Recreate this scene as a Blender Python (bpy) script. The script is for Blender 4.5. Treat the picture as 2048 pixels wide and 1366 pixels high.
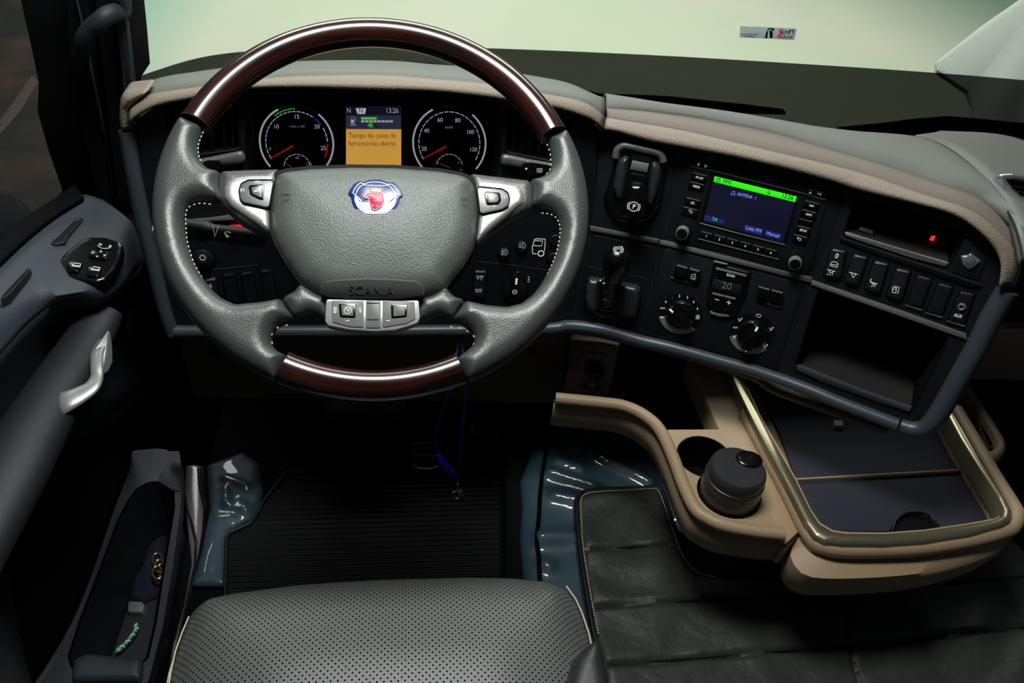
import bpy, bmesh, math, random
import numpy as np
from mathutils import Vector as V, Matrix
from mathutils.geometry import delaunay_2d_cdt
random.seed(4)
for o in list(bpy.data.objects): bpy.data.objects.remove(o)
COL = bpy.context.scene.collection
SC = bpy.context.scene
# ---------------------------------------------------------------- camera
FPX, PIT, YAW = 1600.0, math.radians(40), math.radians(7.2)
CAM = V((0, 0, 1.32))
F0 = V((0, math.cos(PIT), -math.sin(PIT))); R0 = V((1, 0, 0)); CU = V((0, math.sin(PIT), math.cos(PIT)))
CF = math.cos(YAW)*F0 + math.sin(YAW)*R0; CR = math.cos(YAW)*R0 - math.sin(YAW)*F0
cd = bpy.data.cameras.new('camera'); cam = bpy.data.objects.new('camera', cd); COL.objects.link(cam)
m = Matrix((CR, CU, -CF)).transposed().to_4x4(); m.translation = CAM; cam.matrix_world = m
cd.sensor_fit = 'HORIZONTAL'; cd.sensor_width = 36; cd.lens = 36*FPX/2048; cd.clip_start = .02; cd.clip_end = 100
SC.camera = cam
# ---------------------------------------------------------------- light
w = bpy.data.worlds.new('world'); SC.world = w; w.use_nodes = True
w.node_tree.nodes['Background'].inputs[0].default_value = (.55, .7, .75, 1)
w.node_tree.nodes['Background'].inputs[1].default_value = .06
def area(name, loc, tgt, sx, sy, power, col):
    l = bpy.data.lights.new(name, 'AREA'); l.shape = 'RECTANGLE'; l.size = sx; l.size_y = sy; l.energy = power; l.color = col
    o = bpy.data.objects.new(name, l); COL.objects.link(o); o.location = loc
    o.rotation_euler = (V(tgt)-V(loc)).to_track_quat('-Z', 'Y').to_euler(); return o
area('overhead_fill_light', (.02, .80, 1.98), (.02, .72, 0), .55, .34, 22, (.975, 1, .96))  # unseen overhead lamp added to light the cab interior
area('outside_fill_light', (.6, 8.5, 6.0), (.6, 8.0, -1.3), 9, 6, 880, (.97, 1, .96))  # unseen area lamp added above the yard in place of daylight
SC.view_settings.view_transform = 'Standard'; SC.view_settings.look = 'None'
SC.view_settings.exposure = 0.0; SC.view_settings.gamma = 1; SC.view_settings.use_curve_mapping = False
# ---------------------------------------------------------------- helpers: rays, planes
def ray(x, y): return CF + CR*((x-1024)/FPX) - CU*((y-683)/FPX)
class Pl:
    def __init__(s, o, n, u=None):
        s.o = V(o); s.n = V(n).normalized()
        u = V(u) if u is not None else V((1, 0, 0))
        s.u = (u - s.n*u.dot(s.n)).normalized(); s.v = s.n.cross(s.u)
    def at(s, x, y, h=0):
        r = ray(x, y); return CAM + r*((s.o + s.n*h - CAM).dot(s.n)/r.dot(s.n))
    def to2(s, p): d = p - s.o; return (d.dot(s.u), d.dot(s.v))
    def px2(s, x, y, h=0): return s.to2(s.at(x, y, h))
    def w(s, a, h=0): return s.o + s.u*a[0] + s.v*a[1] + s.n*h
    def mpp(s, x, y): return ((s.at(x+4, y)-s.at(x-4, y)).length + (s.at(x, y+4)-s.at(x, y-4)).length)/16
    def off(s, h): return Pl(s.o + s.n*h, s.n, s.u)
def face(P, phi, t):
    phi = math.radians(phi); t = math.radians(t); nh = V((-math.sin(phi), -math.cos(phi), 0))
    return Pl(P, nh*math.cos(t) + V((0, 0, math.sin(t))), V((math.cos(phi), -math.sin(phi), 0)))
def hz(z): return Pl((0, 0, z), (0, 0, 1))
def yp(y): return Pl((0, y, 0), (0, -1, 0))
def dep(x, y, d): return CAM + ray(x, y)*d
ZM = {0: (0, 0, 1), 1: (0, 0, 3.252), 2: (480, 160, 3.938), 3: (300, 180, 2.846), 4: (860, 160, 2.732), 5: (1160, 260, 4.096), 6: (1120, 460, 4.018),
      7: (1560, 380, 2.627), 8: (1160, 0, 2.306), 9: (0, 380, 2.627), 10: (0, 860, 2.7), 11: (360, 640, 2.626), 12: (1000, 760, 2.253),
      13: (1300, 740, 2.733), 14: (420, 320, 3.795), 15: (780, 320, 3.795), 16: (640, 340, 9.309), 17: (320, 20, 4.655), 18: (760, 20, 4.655), 19: (320, 1140, 2.2756)}
def z(k, *c):
    a, b, s = ZM[k]; return [(a + c[i]/s, b + c[i+1]/s) for i in range(0, len(c), 2)]
def z1(k, x, y): return z(k, x, y)[0]
# ---------------------------------------------------------------- helpers: materials
def lin(c): return tuple((x/12.92 if x <= .04045 else ((x+.055)/1.055)**2.4) for x in c)
def mat(name, col, rough=.5, metal=0, bump=0, bscale=400, kind='noise', emit=None, es=1, coat=0, spec=.5, extra=None, dist=.001):
    m = bpy.data.materials.new(name); m.use_nodes = True; nt = m.node_tree; b = nt.nodes['Principled BSDF']
    c = lin([x/255 for x in col]); b.inputs['Base Color'].default_value = (*c, 1)
    b.inputs['Roughness'].default_value = rough; b.inputs['Metallic'].default_value = metal
    b.inputs['Specular IOR Level'].default_value = spec
    if coat: b.inputs['Coat Weight'].default_value = coat; b.inputs['Coat Roughness'].default_value = .04
    if emit: b.inputs['Emission Color'].default_value = (*lin([x/255 for x in emit]), 1); b.inputs['Emission Strength'].default_value = es
    tc = nt.nodes.new('ShaderNodeTexCoord')
    if bump:
        if kind == 'voronoi':
            t = nt.nodes.new('ShaderNodeTexVoronoi'); t.feature = 'SMOOTH_F1'; out = t.outputs['Distance']
        else:
            t = nt.nodes.new('ShaderNodeTexNoise'); t.inputs['Detail'].default_value = 3; out = t.outputs['Fac']
        t.inputs['Scale'].default_value = bscale; nt.links.new(tc.outputs['Object'], t.inputs['Vector'])
        bp = nt.nodes.new('ShaderNodeBump'); bp.inputs['Strength'].default_value = bump; bp.inputs['Distance'].default_value = dist
        nt.links.new(out, bp.inputs['Height']); nt.links.new(bp.outputs['Normal'], b.inputs['Normal'])
    if extra: extra(nt, b, tc)
    return m
def vary(c1, c2, scale, stretch=(1, 1, 1), src='Object', lo=.35, hi=.65, detail=4):
    def f(nt, b, tc):
        mp = nt.nodes.new('ShaderNodeMapping'); mp.inputs['Scale'].default_value = stretch
        n = nt.nodes.new('ShaderNodeTexNoise'); n.inputs['Scale'].default_value = scale; n.inputs['Detail'].default_value = detail
        r = nt.nodes.new('ShaderNodeValToRGB'); e = r.color_ramp.elements
        e[0].position = lo; e[0].color = (*lin([x/255 for x in c1]), 1); e[1].position = hi; e[1].color = (*lin([x/255 for x in c2]), 1)
        nt.links.new(tc.outputs[src], mp.inputs['Vector']); nt.links.new(mp.outputs['Vector'], n.inputs['Vector'])
        nt.links.new(n.outputs['Fac'], r.inputs['Fac']); nt.links.new(r.outputs['Color'], b.inputs['Base Color'])
    return f
def math_node(nt, op, a, bv=None):
    n = nt.nodes.new('ShaderNodeMath'); n.operation = op
    for i, s in enumerate((a, bv)):
        if s is None: continue
        if isinstance(s, (int, float)): n.inputs[i].default_value = s
        else: nt.links.new(s, n.inputs[i])
    return n.outputs[0]
def perforated(nt, b, tc):           # staggered punched holes in the seat leather
    sp = nt.nodes.new('ShaderNodeSeparateXYZ'); nt.links.new(tc.outputs['Object'], sp.inputs[0])
    k = 2*math.pi/.0072
    sx = math_node(nt, 'SINE', math_node(nt, 'MULTIPLY', sp.outputs[0], k)); sy = math_node(nt, 'SINE', math_node(nt, 'MULTIPLY', sp.outputs[1], k))
    pr = math_node(nt, 'MULTIPLY', sx, sy)
    hole = math_node(nt, 'GREATER_THAN', pr, .66)
    mx = nt.nodes.new('ShaderNodeMix'); mx.data_type = 'RGBA'
    mx.inputs['A'].default_value = (*lin((.32, .335, .325)), 1); mx.inputs['B'].default_value = (.0006, .0006, .001, 1)
    nt.links.new(hole, mx.inputs['Factor']); nt.links.new(mx.outputs['Result'], b.inputs['Base Color'])
    rg = nt.nodes.new('ShaderNodeMapRange'); rg.inputs['To Min'].default_value = .42; rg.inputs['To Max'].default_value = 1
    nt.links.new(hole, rg.inputs['Value']); nt.links.new(rg.outputs[0], b.inputs['Roughness'])
    sl = nt.nodes.new('ShaderNodeMapRange'); sl.inputs['To Min'].default_value = .5; sl.inputs['To Max'].default_value = 0
    nt.links.new(hole, sl.inputs['Value']); nt.links.new(sl.outputs[0], b.inputs['Specular IOR Level'])
    n = nt.nodes.new('ShaderNodeTexNoise'); n.inputs['Scale'].default_value = 900; nt.links.new(tc.outputs['Object'], n.inputs['Vector'])
    bp = nt.nodes.new('ShaderNodeBump'); bp.inputs['Strength'].default_value = .35; bp.inputs['Distance'].default_value = .0006
    hh = math_node(nt, 'SUBTRACT', n.outputs['Fac'], math_node(nt, 'MULTIPLY', hole, 1.5))
    nt.links.new(hh, bp.inputs['Height']); nt.links.new(bp.outputs['Normal'], b.inputs['Normal'])
def ribbed(period, axis=1, strength=.8, c1=None, c2=None, dist=.002):
    def f(nt, b, tc):
        sp = nt.nodes.new('ShaderNodeSeparateXYZ'); nt.links.new(tc.outputs['Object'], sp.inputs[0])
        s = math_node(nt, 'SINE', math_node(nt, 'MULTIPLY', sp.outputs[axis], 2*math.pi/period))
        bp = nt.nodes.new('ShaderNodeBump'); bp.inputs['Strength'].default_value = strength; bp.inputs['Distance'].default_value = dist
        nt.links.new(s, bp.inputs['Height']); nt.links.new(bp.outputs['Normal'], b.inputs['Normal'])
    return f
M = {}
M['leather'] = mat('leather', (62, 67, 66), .36, bump=.42, bscale=900, kind='voronoi', dist=.0005, spec=.6)
M['hub'] = mat('hub_plastic', (82, 88, 85), .44, bump=.6, bscale=760, kind='voronoi', dist=.0006)
M['hub_smooth'] = mat('hub_plastic_smooth', (62, 66, 65), .5, bump=.1, bscale=900)
M['wood'] = mat('wood', (52, 20, 14), .25, coat=1, extra=vary((9, 5, 4), (66, 25, 17), 1, (9, 45, 1), 'UV', .35, .72))
M['silver'] = mat('satin_silver', (178, 178, 174), .36, metal=.65)
M['satin'] = mat('satin_black', (46, 47, 50), .34)
M['rockerm'] = mat('satin_rocker', (30, 31, 33), .30)
M['ring_sheen'] = mat('dial_ring_sheen', (190, 192, 190), .4, emit=(190, 195, 188), es=.5)  # glow stands in for light reflected by the silver dial ring
M['marklit'] = mat('dim_grey_mark', (120, 122, 122), .5, emit=(130, 134, 140), es=.5)
M['silver_dark'] = mat('satin_grey', (112, 114, 114), .42, metal=.45)
M['chrome'] = mat('chrome', (205, 205, 210), .24, metal=.85)
M['key_grey'] = mat('key_grey', (105, 108, 106), .45)
M['black'] = mat('black_plastic', (17, 19, 23), .5, bump=.12, bscale=900, spec=.35)
M['gloss'] = mat('gloss_black', (10, 10, 12), .22)
M['mattblack'] = mat('matt_black', (6, 7, 10), .85, spec=.12)
M['seam'] = mat('seam_black', (3, 3, 4), .9)
M['bluegrey'] = mat('blue_grey_plastic', (46, 54, 62), .5, bump=.2, bscale=700)
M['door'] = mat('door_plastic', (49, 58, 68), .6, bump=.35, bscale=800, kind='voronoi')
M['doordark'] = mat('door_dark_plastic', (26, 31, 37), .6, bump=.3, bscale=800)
M['rim'] = mat('dash_rim', (58, 66, 74), .38, bump=.1, bscale=900)
M['pad'] = mat('dash_pad_brown', (131, 119, 106), .55, bump=.6, bscale=520, kind='voronoi', dist=.001)
M['padband'] = mat('dash_band_brown', (112, 102, 94), .6, bump=.3, bscale=900)
M['padtop'] = mat('dash_top_grey', (104, 108, 102), .62, bump=.3, bscale=900)
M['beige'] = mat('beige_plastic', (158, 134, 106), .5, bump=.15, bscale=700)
M['beige_shaded'] = mat('beige_plastic_shaded', (84, 70, 55), .6, bump=.15, bscale=700)  # console beige with the under-dash shade put into its colour
M['champagne'] = mat('champagne_metal', (165, 155, 128), .28, metal=.8)
M['white'] = mat('white_mark', (225, 228, 225), .5, emit=(215, 220, 215), es=.55)
M['mark'] = mat('grey_mark', (120, 122, 122), .5)
M['dimwhite'] = mat('dim_white_mark', (150, 155, 165), .5, emit=(175, 180, 195), es=.6)
M['bluew'] = mat('blue_white_scale', (170, 175, 220), .5, emit=(185, 190, 235), es=.5)
M['red'] = mat('red_mark', (200, 20, 30), .5, emit=(210, 20, 35), es=.45)
M['redlamp'] = mat('red_lamp', (255, 30, 25), .5, emit=(255, 40, 30), es=1.4)
M['blue'] = mat('blue_mark', (40, 45, 160), .5, emit=(40, 45, 170), es=.4)
M['green'] = mat('green_light', (40, 230, 20), .5, emit=(50, 225, 20), es=.72)
M['orange'] = mat('orange_screen', (150, 110, 50), .5, emit=(205, 152, 66), es=.85)
M['textdark'] = mat('screen_text_dark', (90, 66, 30), .6, emit=(110, 84, 40), es=.5)
M['scrblue'] = mat('screen_navy', (10, 11, 28), .25, emit=(22, 24, 46), es=.55)
M['scrgrey'] = mat('screen_grey', (20, 22, 35), .25, emit=(42, 45, 66), es=.8)
M['scrkey'] = mat('screen_key_blue', (14, 16, 60), .3, emit=(28, 36, 96), es=.9)
M['scrtext'] = mat('screen_text_blue', (120, 130, 220), .3, emit=(120, 135, 225), es=.85)
M['lcd'] = mat('lcd_window', (30, 31, 36), .15)
M['navy'] = mat('navy', (14, 30, 104), .25)
M['emb_white'] = mat('emblem_white', (214, 214, 216), .3)
M['emb_blue'] = mat('emblem_line_blue', (96, 130, 178), .3, metal=.4)
M['griffin'] = mat('emblem_red', (214, 40, 90), .4)
M['gold'] = mat('gold', (190, 150, 80), .3, metal=.7)
M['floor'] = mat('floor_black', (9, 11, 14), .85, spec=.1, bump=.4, bscale=200)
M['ribmat'] = mat('ribbed_rubber', (9, 10, 12), .7, spec=.25, extra=ribbed(.012, 1))
M['cloth'] = mat('dark_tray_cloth', (30, 35, 48), .85, bump=.8, bscale=900)
M['ribtray'] = mat('ribbed_tray_mat', (38, 36, 36), .7, extra=ribbed(.0045, 0, 1))
M['ribdark'] = mat('ribbed_dark', (22, 26, 33), .6, extra=ribbed(.004, 1, 1))
M['quilt'] = mat('quilt_leather', (50, 52, 49), .48, bump=.28, bscale=28, dist=.012, spec=.4)
M['sheet'] = mat('clear_plastic_on_teal', (46, 72, 84), .55, coat=1, bump=.10, bscale=9, dist=.012)
M['stitch'] = mat('stitch_thread', (205, 195, 165), .7)
M['stitchw'] = mat('white_thread', (225, 222, 210), .6, emit=(225, 222, 210), es=.06)
M['seat'] = mat('perforated_leather', (60, 65, 62), .42, extra=perforated)
M['seatside'] = mat('seat_side_leather', (36, 38, 38), .45, bump=.3, bscale=300)
M['blueband'] = mat('blue_ribbon', (16, 24, 170), .5)
M['teal'] = mat('teal_bead', (60, 190, 150), .4)
M['brass'] = mat('brass', (150, 130, 80), .3, metal=.8)
def ground_tint(nt, b, tc):
    vary((196, 206, 180), (208, 208, 190), .45)(nt, b, tc); src = b.inputs['Base Color'].links[0].from_socket
    sp = nt.nodes.new('ShaderNodeSeparateXYZ'); nt.links.new(tc.outputs['Object'], sp.inputs[0])
    for a0, a1, c in ((-4.75, -5.5, (150, 190, 172)), (1.9, 4.2, (140, 164, 146))):
        mr = nt.nodes.new('ShaderNodeMapRange'); mr.inputs['From Min'].default_value = a0; mr.inputs['From Max'].default_value = a1; nt.links.new(sp.outputs[0], mr.inputs['Value'])
        mx = nt.nodes.new('ShaderNodeMix'); mx.data_type = 'RGBA'; mx.inputs['B'].default_value = (*lin([x/255 for x in c]), 1)
        nt.links.new(src, mx.inputs['A']); nt.links.new(mr.outputs[0], mx.inputs['Factor']); src = mx.outputs['Result']
    nt.links.new(src, b.inputs['Base Color'])
M['ground'] = mat('yard_concrete', (190, 198, 160), .9, extra=ground_tint)
M['soil'] = mat('shaded_soil', (40, 36, 22), .95, extra=vary((14, 17, 7), (52, 34, 24), 2.6, lo=.4, hi=.7, detail=8))  # garden soil, its dark tone also holds the shade on that side
M['path'] = mat('pale_path', (62, 50, 46), .9)
M['outwhite'] = mat('white_body', (225, 232, 222), .5)
def glassmat(name, tr, refl, tint=0, col=(0, 0, 0)):
    m = bpy.data.materials.new(name); m.use_nodes = True; nt = m.node_tree; nt.nodes.clear()
    o = nt.nodes.new('ShaderNodeOutputMaterial'); t = nt.nodes.new('ShaderNodeBsdfTransparent'); t.inputs[0].default_value = (*tr, 1)
    g = nt.nodes.new('ShaderNodeBsdfGlossy'); g.inputs['Roughness'].default_value = .02
    mx = nt.nodes.new('ShaderNodeMixShader'); mx.inputs[0].default_value = refl
    nt.links.new(t.outputs[0], mx.inputs[1]); nt.links.new(g.outputs[0], mx.inputs[2]); last = mx.outputs[0]
    if tint:
        d = nt.nodes.new('ShaderNodeBsdfDiffuse'); d.inputs[0].default_value = (*col, 1)
        m2 = nt.nodes.new('ShaderNodeMixShader'); m2.inputs[0].default_value = tint
        nt.links.new(last, m2.inputs[1]); nt.links.new(d.outputs[0], m2.inputs[2]); last = m2.outputs[0]
    nt.links.new(last, o.inputs[0]); return m
M['glass'] = glassmat('windscreen_glass', (.985, 1, .98), .02)
M['frit'] = glassmat('printed_glass_band', (.24, .25, .235), .01)
# ---------------------------------------------------------------- helpers: objects
ORG = {}
def thing(name, label, cat, base, group=None):
    o = bpy.data.objects.new(name, None); COL.objects.link(o); o.location = base; o.empty_display_size = .02
    ORG[o.name] = V(base); tag(o, label, cat, group); return o
def tag(o, label, cat=None, group=None, kind=None):
    o['label'] = label
    if cat: o['category'] = cat
    if group: o['group'] = group
    if kind: o['kind'] = kind
    return o
def put(name, bm, m, parent=None, sharp=35):
    bmesh.ops.recalc_face_normals(bm, faces=bm.faces[:]) if not getattr(bm, 'tag_open', False) else None
    if parent is not None: org = ORG[parent.name]
    else:
        c = [v.co for v in bm.verts]; lo = [min(p[i] for p in c) for i in range(3)]; hi = [max(p[i] for p in c) for i in range(3)]
        org = V(((lo[0]+hi[0])/2, (lo[1]+hi[1])/2, lo[2]))
    bmesh.ops.translate(bm, verts=bm.verts[:], vec=-org)
    me = bpy.data.meshes.new(name); bm.to_mesh(me); bm.free(); me.materials.append(M[m] if isinstance(m, str) else m)
    me.polygons.foreach_set('use_smooth', [True]*len(me.polygons)); me.set_sharp_from_angle(angle=math.radians(sharp))
    o = bpy.data.objects.new(name, me); COL.objects.link(o)
    if parent is not None: o.parent = parent
    else: o.location = org
    ORG[o.name] = org; return o
def structure(name, bm, m, parent=None, **k):
    o = put(name, bm, m, parent, **k)
    if parent is None: o['kind'] = 'structure'
    return o
NB = bmesh.new
def area2(p): return .5*sum(p[i][0]*p[(i+1) % len(p)][1]-p[(i+1) % len(p)][0]*p[i][1] for i in range(len(p)))
def ccw(p): return list(p) if area2(p) > 0 else list(p)[::-1]
def rnd(p, r, n=5):
    if not r: return list(p)
    out = []; N = len(p)
    for i in range(N):
        a = V(p[i-1]); b = V(p[i]); c = V(p[(i+1) % N]); d1 = a-b; d2 = c-b
        l1, l2 = d1.length, d2.length
        if l1 < 1e-7 or l2 < 1e-7: continue
        d1 /= l1; d2 /= l2; ang = d1.angle(d2, math.pi)
        if ang > 3.05: out.append(tuple(b)); continue
        t = min(r/math.tan(ang/2), l1*.48, l2*.48)
        p1 = b+d1*t; p2 = b+d2*t
        for k in range(n+1):
            s = k/n; out.append(tuple(p1*(1-s)**2 + b*2*s*(1-s) + p2*s*s))
    return out
def spl(p, n=6, closed=True):
    p = [V(a) for a in p]; N = len(p); out = []
    rng = range(N) if closed else range(N-1)
    for i in rng:
        a = p[i-1] if (closed or i > 0) else p[i]*2-p[i+1]; b = p[i]; c = p[(i+1) % N]
        d = p[(i+2) % N] if (closed or i+2 < N) else c*2-b
        for k in range(n):
            t = k/n; out.append(tuple(.5*((2*b)+(-a+c)*t+(2*a-5*b+4*c-d)*t*t+(-a+3*b-3*c+d)*t**3)))
    if not closed: out.append(tuple(p[-1]))
    return out
def resamp(p, n, closed=False):
    p = [V(a) for a in p]
    if closed: p = p+[p[0]]
    L = [0]
    for i in range(len(p)-1): L.append(L[-1]+(p[i+1]-p[i]).length)
    out = []; j = 0
    for k in range(n):
        s = L[-1]*k/(n if closed else n-1)
        while j < len(L)-2 and L[j+1] < s: j += 1
        f = (s-L[j])/max(L[j+1]-L[j], 1e-9); out.append(p[j].lerp(p[j+1], min(max(f, 0), 1)))
    return out
def inset(p, d):
    out = []; N = len(p)
    for i in range(N):
        a = V(p[i-1]); b = V(p[i]); c = V(p[(i+1) % N]); t = (c-a)
        if t.length < 1e-9: out.append(tuple(b)); continue
        t.normalize(); out.append((b.x - t.y*d, b.y + t.x*d))
    return out
def slab2(bm, pl, p, h0, h1, b=.0008):
    """extrude a 2D outline from h0 up to h1 with a rounded top edge"""
    p = ccw(p); b = min(b, (h1-h0)*.9)
    rings = [(p, h0), (p, h1-b), (inset(p, b*.3), h1-b*.3), (inset(p, b), h1)]
    vs = [[bm.verts.new(pl.w(q, h)) for q in r] for r, h in rings]; N = len(p)
    for A, B in zip(vs, vs[1:]):
        for i in range(N): bm.faces.new((A[i], A[(i+1) % N], B[(i+1) % N], B[i]))
    bm.faces.new(vs[-1]); bm.faces.new(vs[0][::-1]); return bm
def pp(pl, pts, r=0, h=0, sm=0, n=5):
    q = [pl.px2(x, y, h) for x, y in pts]
    if sm: q = spl(q, sm)
    return rnd(q, r, n)
def slab(pl, pts, h0, h1, r=.002, b=.0008, sm=0, bm=None):
    return slab2(bm or NB(), pl, pp(pl, pts, r, h1, sm), h0, h1, b)
def ring(pl, outer, inner, h0, h1, r=.003, ri=None, bm=None, b=.001, n=5):
    """frame between two outlines with the same number of corners"""
    bm = bm or NB(); A = ccw(pp(pl, outer, r, h1, n=n)); B = ccw(pp(pl, inner, r if ri is None else ri, h1, n=n))
    N = min(len(A), len(B)); 
    if len(A) != len(B): A = [tuple(a) for a in resamp(A, 96, True)]; B = [tuple(a) for a in resamp(B, 96, True)]; N = 96
    k = min(range(N), key=lambda k: (V(A[0])-V(B[k])).length); B = B[k:]+B[:k]
    loops = [(A, h0), (A, h1-b), (inset(A, b), h1), (inset(B, -b), h1), (B, h1-b), (B, h0)]
    vs = [[bm.verts.new(pl.w(q, h)) for q in L] for L, h in loops]
    for i in range(len(vs)):
        C, D = vs[i], vs[(i+1) % len(vs)]
        for j in range(N): bm.faces.new((C[j], C[(j+1) % N], D[(j+1) % N], D[j]))
    return bm
def pocket(pl, pts, depth, shrink=.9, r=.004, bm=None, h=0, thick=.002):
    """an open box sunk into the plane, with walls of real thickness"""
    bm = bm or NB(); A = ccw(pp(pl, pts, r, h)); N = len(A); c = sum((V(a) for a in A), V((0, 0)))/N
    def sc(p, s, o): return [tuple(c+(V(a)-c)*s) for a in inset(p, o)]
    L = [(A, h), (sc(A, shrink, 0), h-depth), (sc(A, shrink, -thick), h-depth-thick), (inset(A, -thick), h)]
    vs = [[bm.verts.new(pl.w(q, hh)) for q in P] for P, hh in L]
    for X, Y in ((0, 1), (2, 3), (3, 0)):
        for j in range(N): bm.faces.new((vs[X][j], vs[X][(j+1) % N], vs[Y][(j+1) % N], vs[Y][j]))
    bm.faces.new(vs[1]); bm.faces.new(vs[2][::-1]); return bm
def holed(pl, outer, holes, h0, h1, bm=None):
    """flat plate with openings; outlines are 2D in the plane"""
    bm = bm or NB(); vs = []; ed = []
    for L in [ccw(outer)]+[ccw(h) for h in holes]:
        s = len(vs); vs += [V(a) for a in L]; ed += [(s+i, s+(i+1) % len(L)) for i in range(len(L))]
    r = delaunay_2d_cdt(vs, ed, [], 0, 1e-6)
    def inside(p, L):
        c = False
        for i in range(len(L)):
            a = L[i-1]; b = L[i]
            if (a[1] > p.y) != (b[1] > p.y) and p.x < (b[0]-a[0])*(p.y-a[1])/(b[1]-a[1])+a[0]: c = not c
        return c
    pts = r[0]; keep = []
    for f in r[2]:
        c = sum((pts[i] for i in f), V((0, 0)))/len(f)
        if inside(c, outer) and not any(inside(c, h) for h in holes): keep.append(f)
    T = [bm.verts.new(pl.w(p, h1)) for p in pts]; B = [bm.verts.new(pl.w(p, h0)) for p in pts]; cnt = {}
    for f in keep:
        bm.faces.new([T[i] for i in f]); bm.faces.new([B[i] for i in f][::-1])
        for i in range(len(f)):
            e = (f[i], f[(i+1) % len(f)]); cnt[e] = 1
    for (a, b) in list(cnt):
        if (b, a) not in cnt: bm.faces.new((T[b], T[a], B[a], B[b]))
    for v in T+B:
        if not v.link_faces: bm.verts.remove(v)
    return bm
def puff(pl, poly2, r, hmax=None, step=.005, base=0, skirt=.004, both=False, mod=None, bm=None, dome=0, smooth=0):
    """a cushion-like body: rounded over a band r along its outline"""
    bm = bm or NB(); hmax = r if hmax is None else hmax
    per = sum((V(poly2[i])-V(poly2[i-1])).length for i in range(len(poly2))); nb = max(24, int(per/(step*.8)))
    B = ccw([tuple(a) for a in resamp(poly2, nb, True)]); P = np.array(B); Q = np.roll(P, -1, 0); D = Q-P; LL = (D**2).sum(1)+1e-12
    def dist(X):
        out = np.empty(len(X))
        for s in range(0, len(X), 2000):
            x = X[s:s+2000][:, None, :]; t = np.clip(((x-P)*D).sum(2)/LL, 0, 1); out[s:s+2000] = np.sqrt((((P+t[..., None]*D)-x)**2).sum(2).min(1))
        return out
    def ins(X):
        c = np.zeros(len(X), bool)
        for i in range(len(P)):
            a = P[i-1]; b = P[i]
            if a[1] == b[1]: continue
            c ^= ((a[1] > X[:, 1]) != (b[1] > X[:, 1])) & (X[:, 0] < (b[0]-a[0])*(X[:, 1]-a[1])/(b[1]-a[1])+a[0])
        return c
    pts = [P]; Tn = np.roll(P, -1, 0)-np.roll(P, 1, 0); Tn /= np.linalg.norm(Tn, axis=1)[:, None]; Nn = np.stack([-Tn[:, 1], Tn[:, 0]], 1)
    last = 0
    for th in (.22, .45, .7, .95, 1.2):
        d = r*(1-math.cos(th)); X = P+Nn*d; k = (dist(X) > .93*d) & ins(X); pts.append(X[k]); last = d
    x0, y0 = P.min(0); x1, y1 = P.max(0)
    G = np.stack(np.meshgrid(np.arange(x0, x1, step), np.arange(y0, y1, step)), -1).reshape(-1, 2)
    G[:, 0] += (np.round((G[:, 1]-y0)/step) % 2)*step*.5
    G = G[ins(G)]; G = G[dist(G) > last+step*.5]; pts.append(G)
    A = np.concatenate(pts); dd = dist(A); dd[:len(P)] = 0
    u = np.clip(dd/r, 0, 1); H = hmax*np.sqrt(np.maximum(0, 1-(1-u)**2))
    if dome: H = H + dome*np.clip((dd-r)/max(dd.max()-r, 1e-6), 0, 1)*(2-np.clip((dd-r)/max(dd.max()-r, 1e-6), 0, 1))
    if mod is not None: H = H+mod(A)*u
    res = delaunay_2d_cdt([V(a) for a in A], [(i, (i+1) % nb) for i in range(nb)], [], 1, 1e-7)
    om = {}
    idx = [(res[3][i][0] if res[3][i] else 0) for i in range(len(res[0]))]
    T = [bm.verts.new(pl.w(p, base+H[idx[i]])) for i, p in enumerate(res[0])]
    if both: Bt = [T[i] if idx[i] < nb else bm.verts.new(pl.w(p, base-H[idx[i]])) for i, p in enumerate(res[0])]
    cnt = set()
    for f in res[2]:
        try:
            bm.faces.new([T[i] for i in f])
            if both: bm.faces.new([Bt[i] for i in f][::-1])
        except ValueError: pass
        for i in range(len(f)): cnt.add((f[i], f[(i+1) % len(f)]))
    if smooth:
        tv = [v for i, v in enumerate(T) if idx[i] >= nb]
        for _ in range(smooth): bmesh.ops.smooth_vert(bm, verts=tv, factor=.5, use_axis_x=True, use_axis_y=True, use_axis_z=True)
    if not both and skirt:
        E_ = [(a, b) for a, b in cnt if (b, a) not in cnt]; lo = {}
        for a, b in E_:
            for k in (a, b):
                if k not in lo: lo[k] = bm.verts.new(pl.w(res[0][k], base-skirt))
            bm.faces.new((T[b], T[a], lo[a], lo[b]))
    for v in bm.verts[:]:
        if not v.link_faces: bm.verts.remove(v)
    return bm
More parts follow.
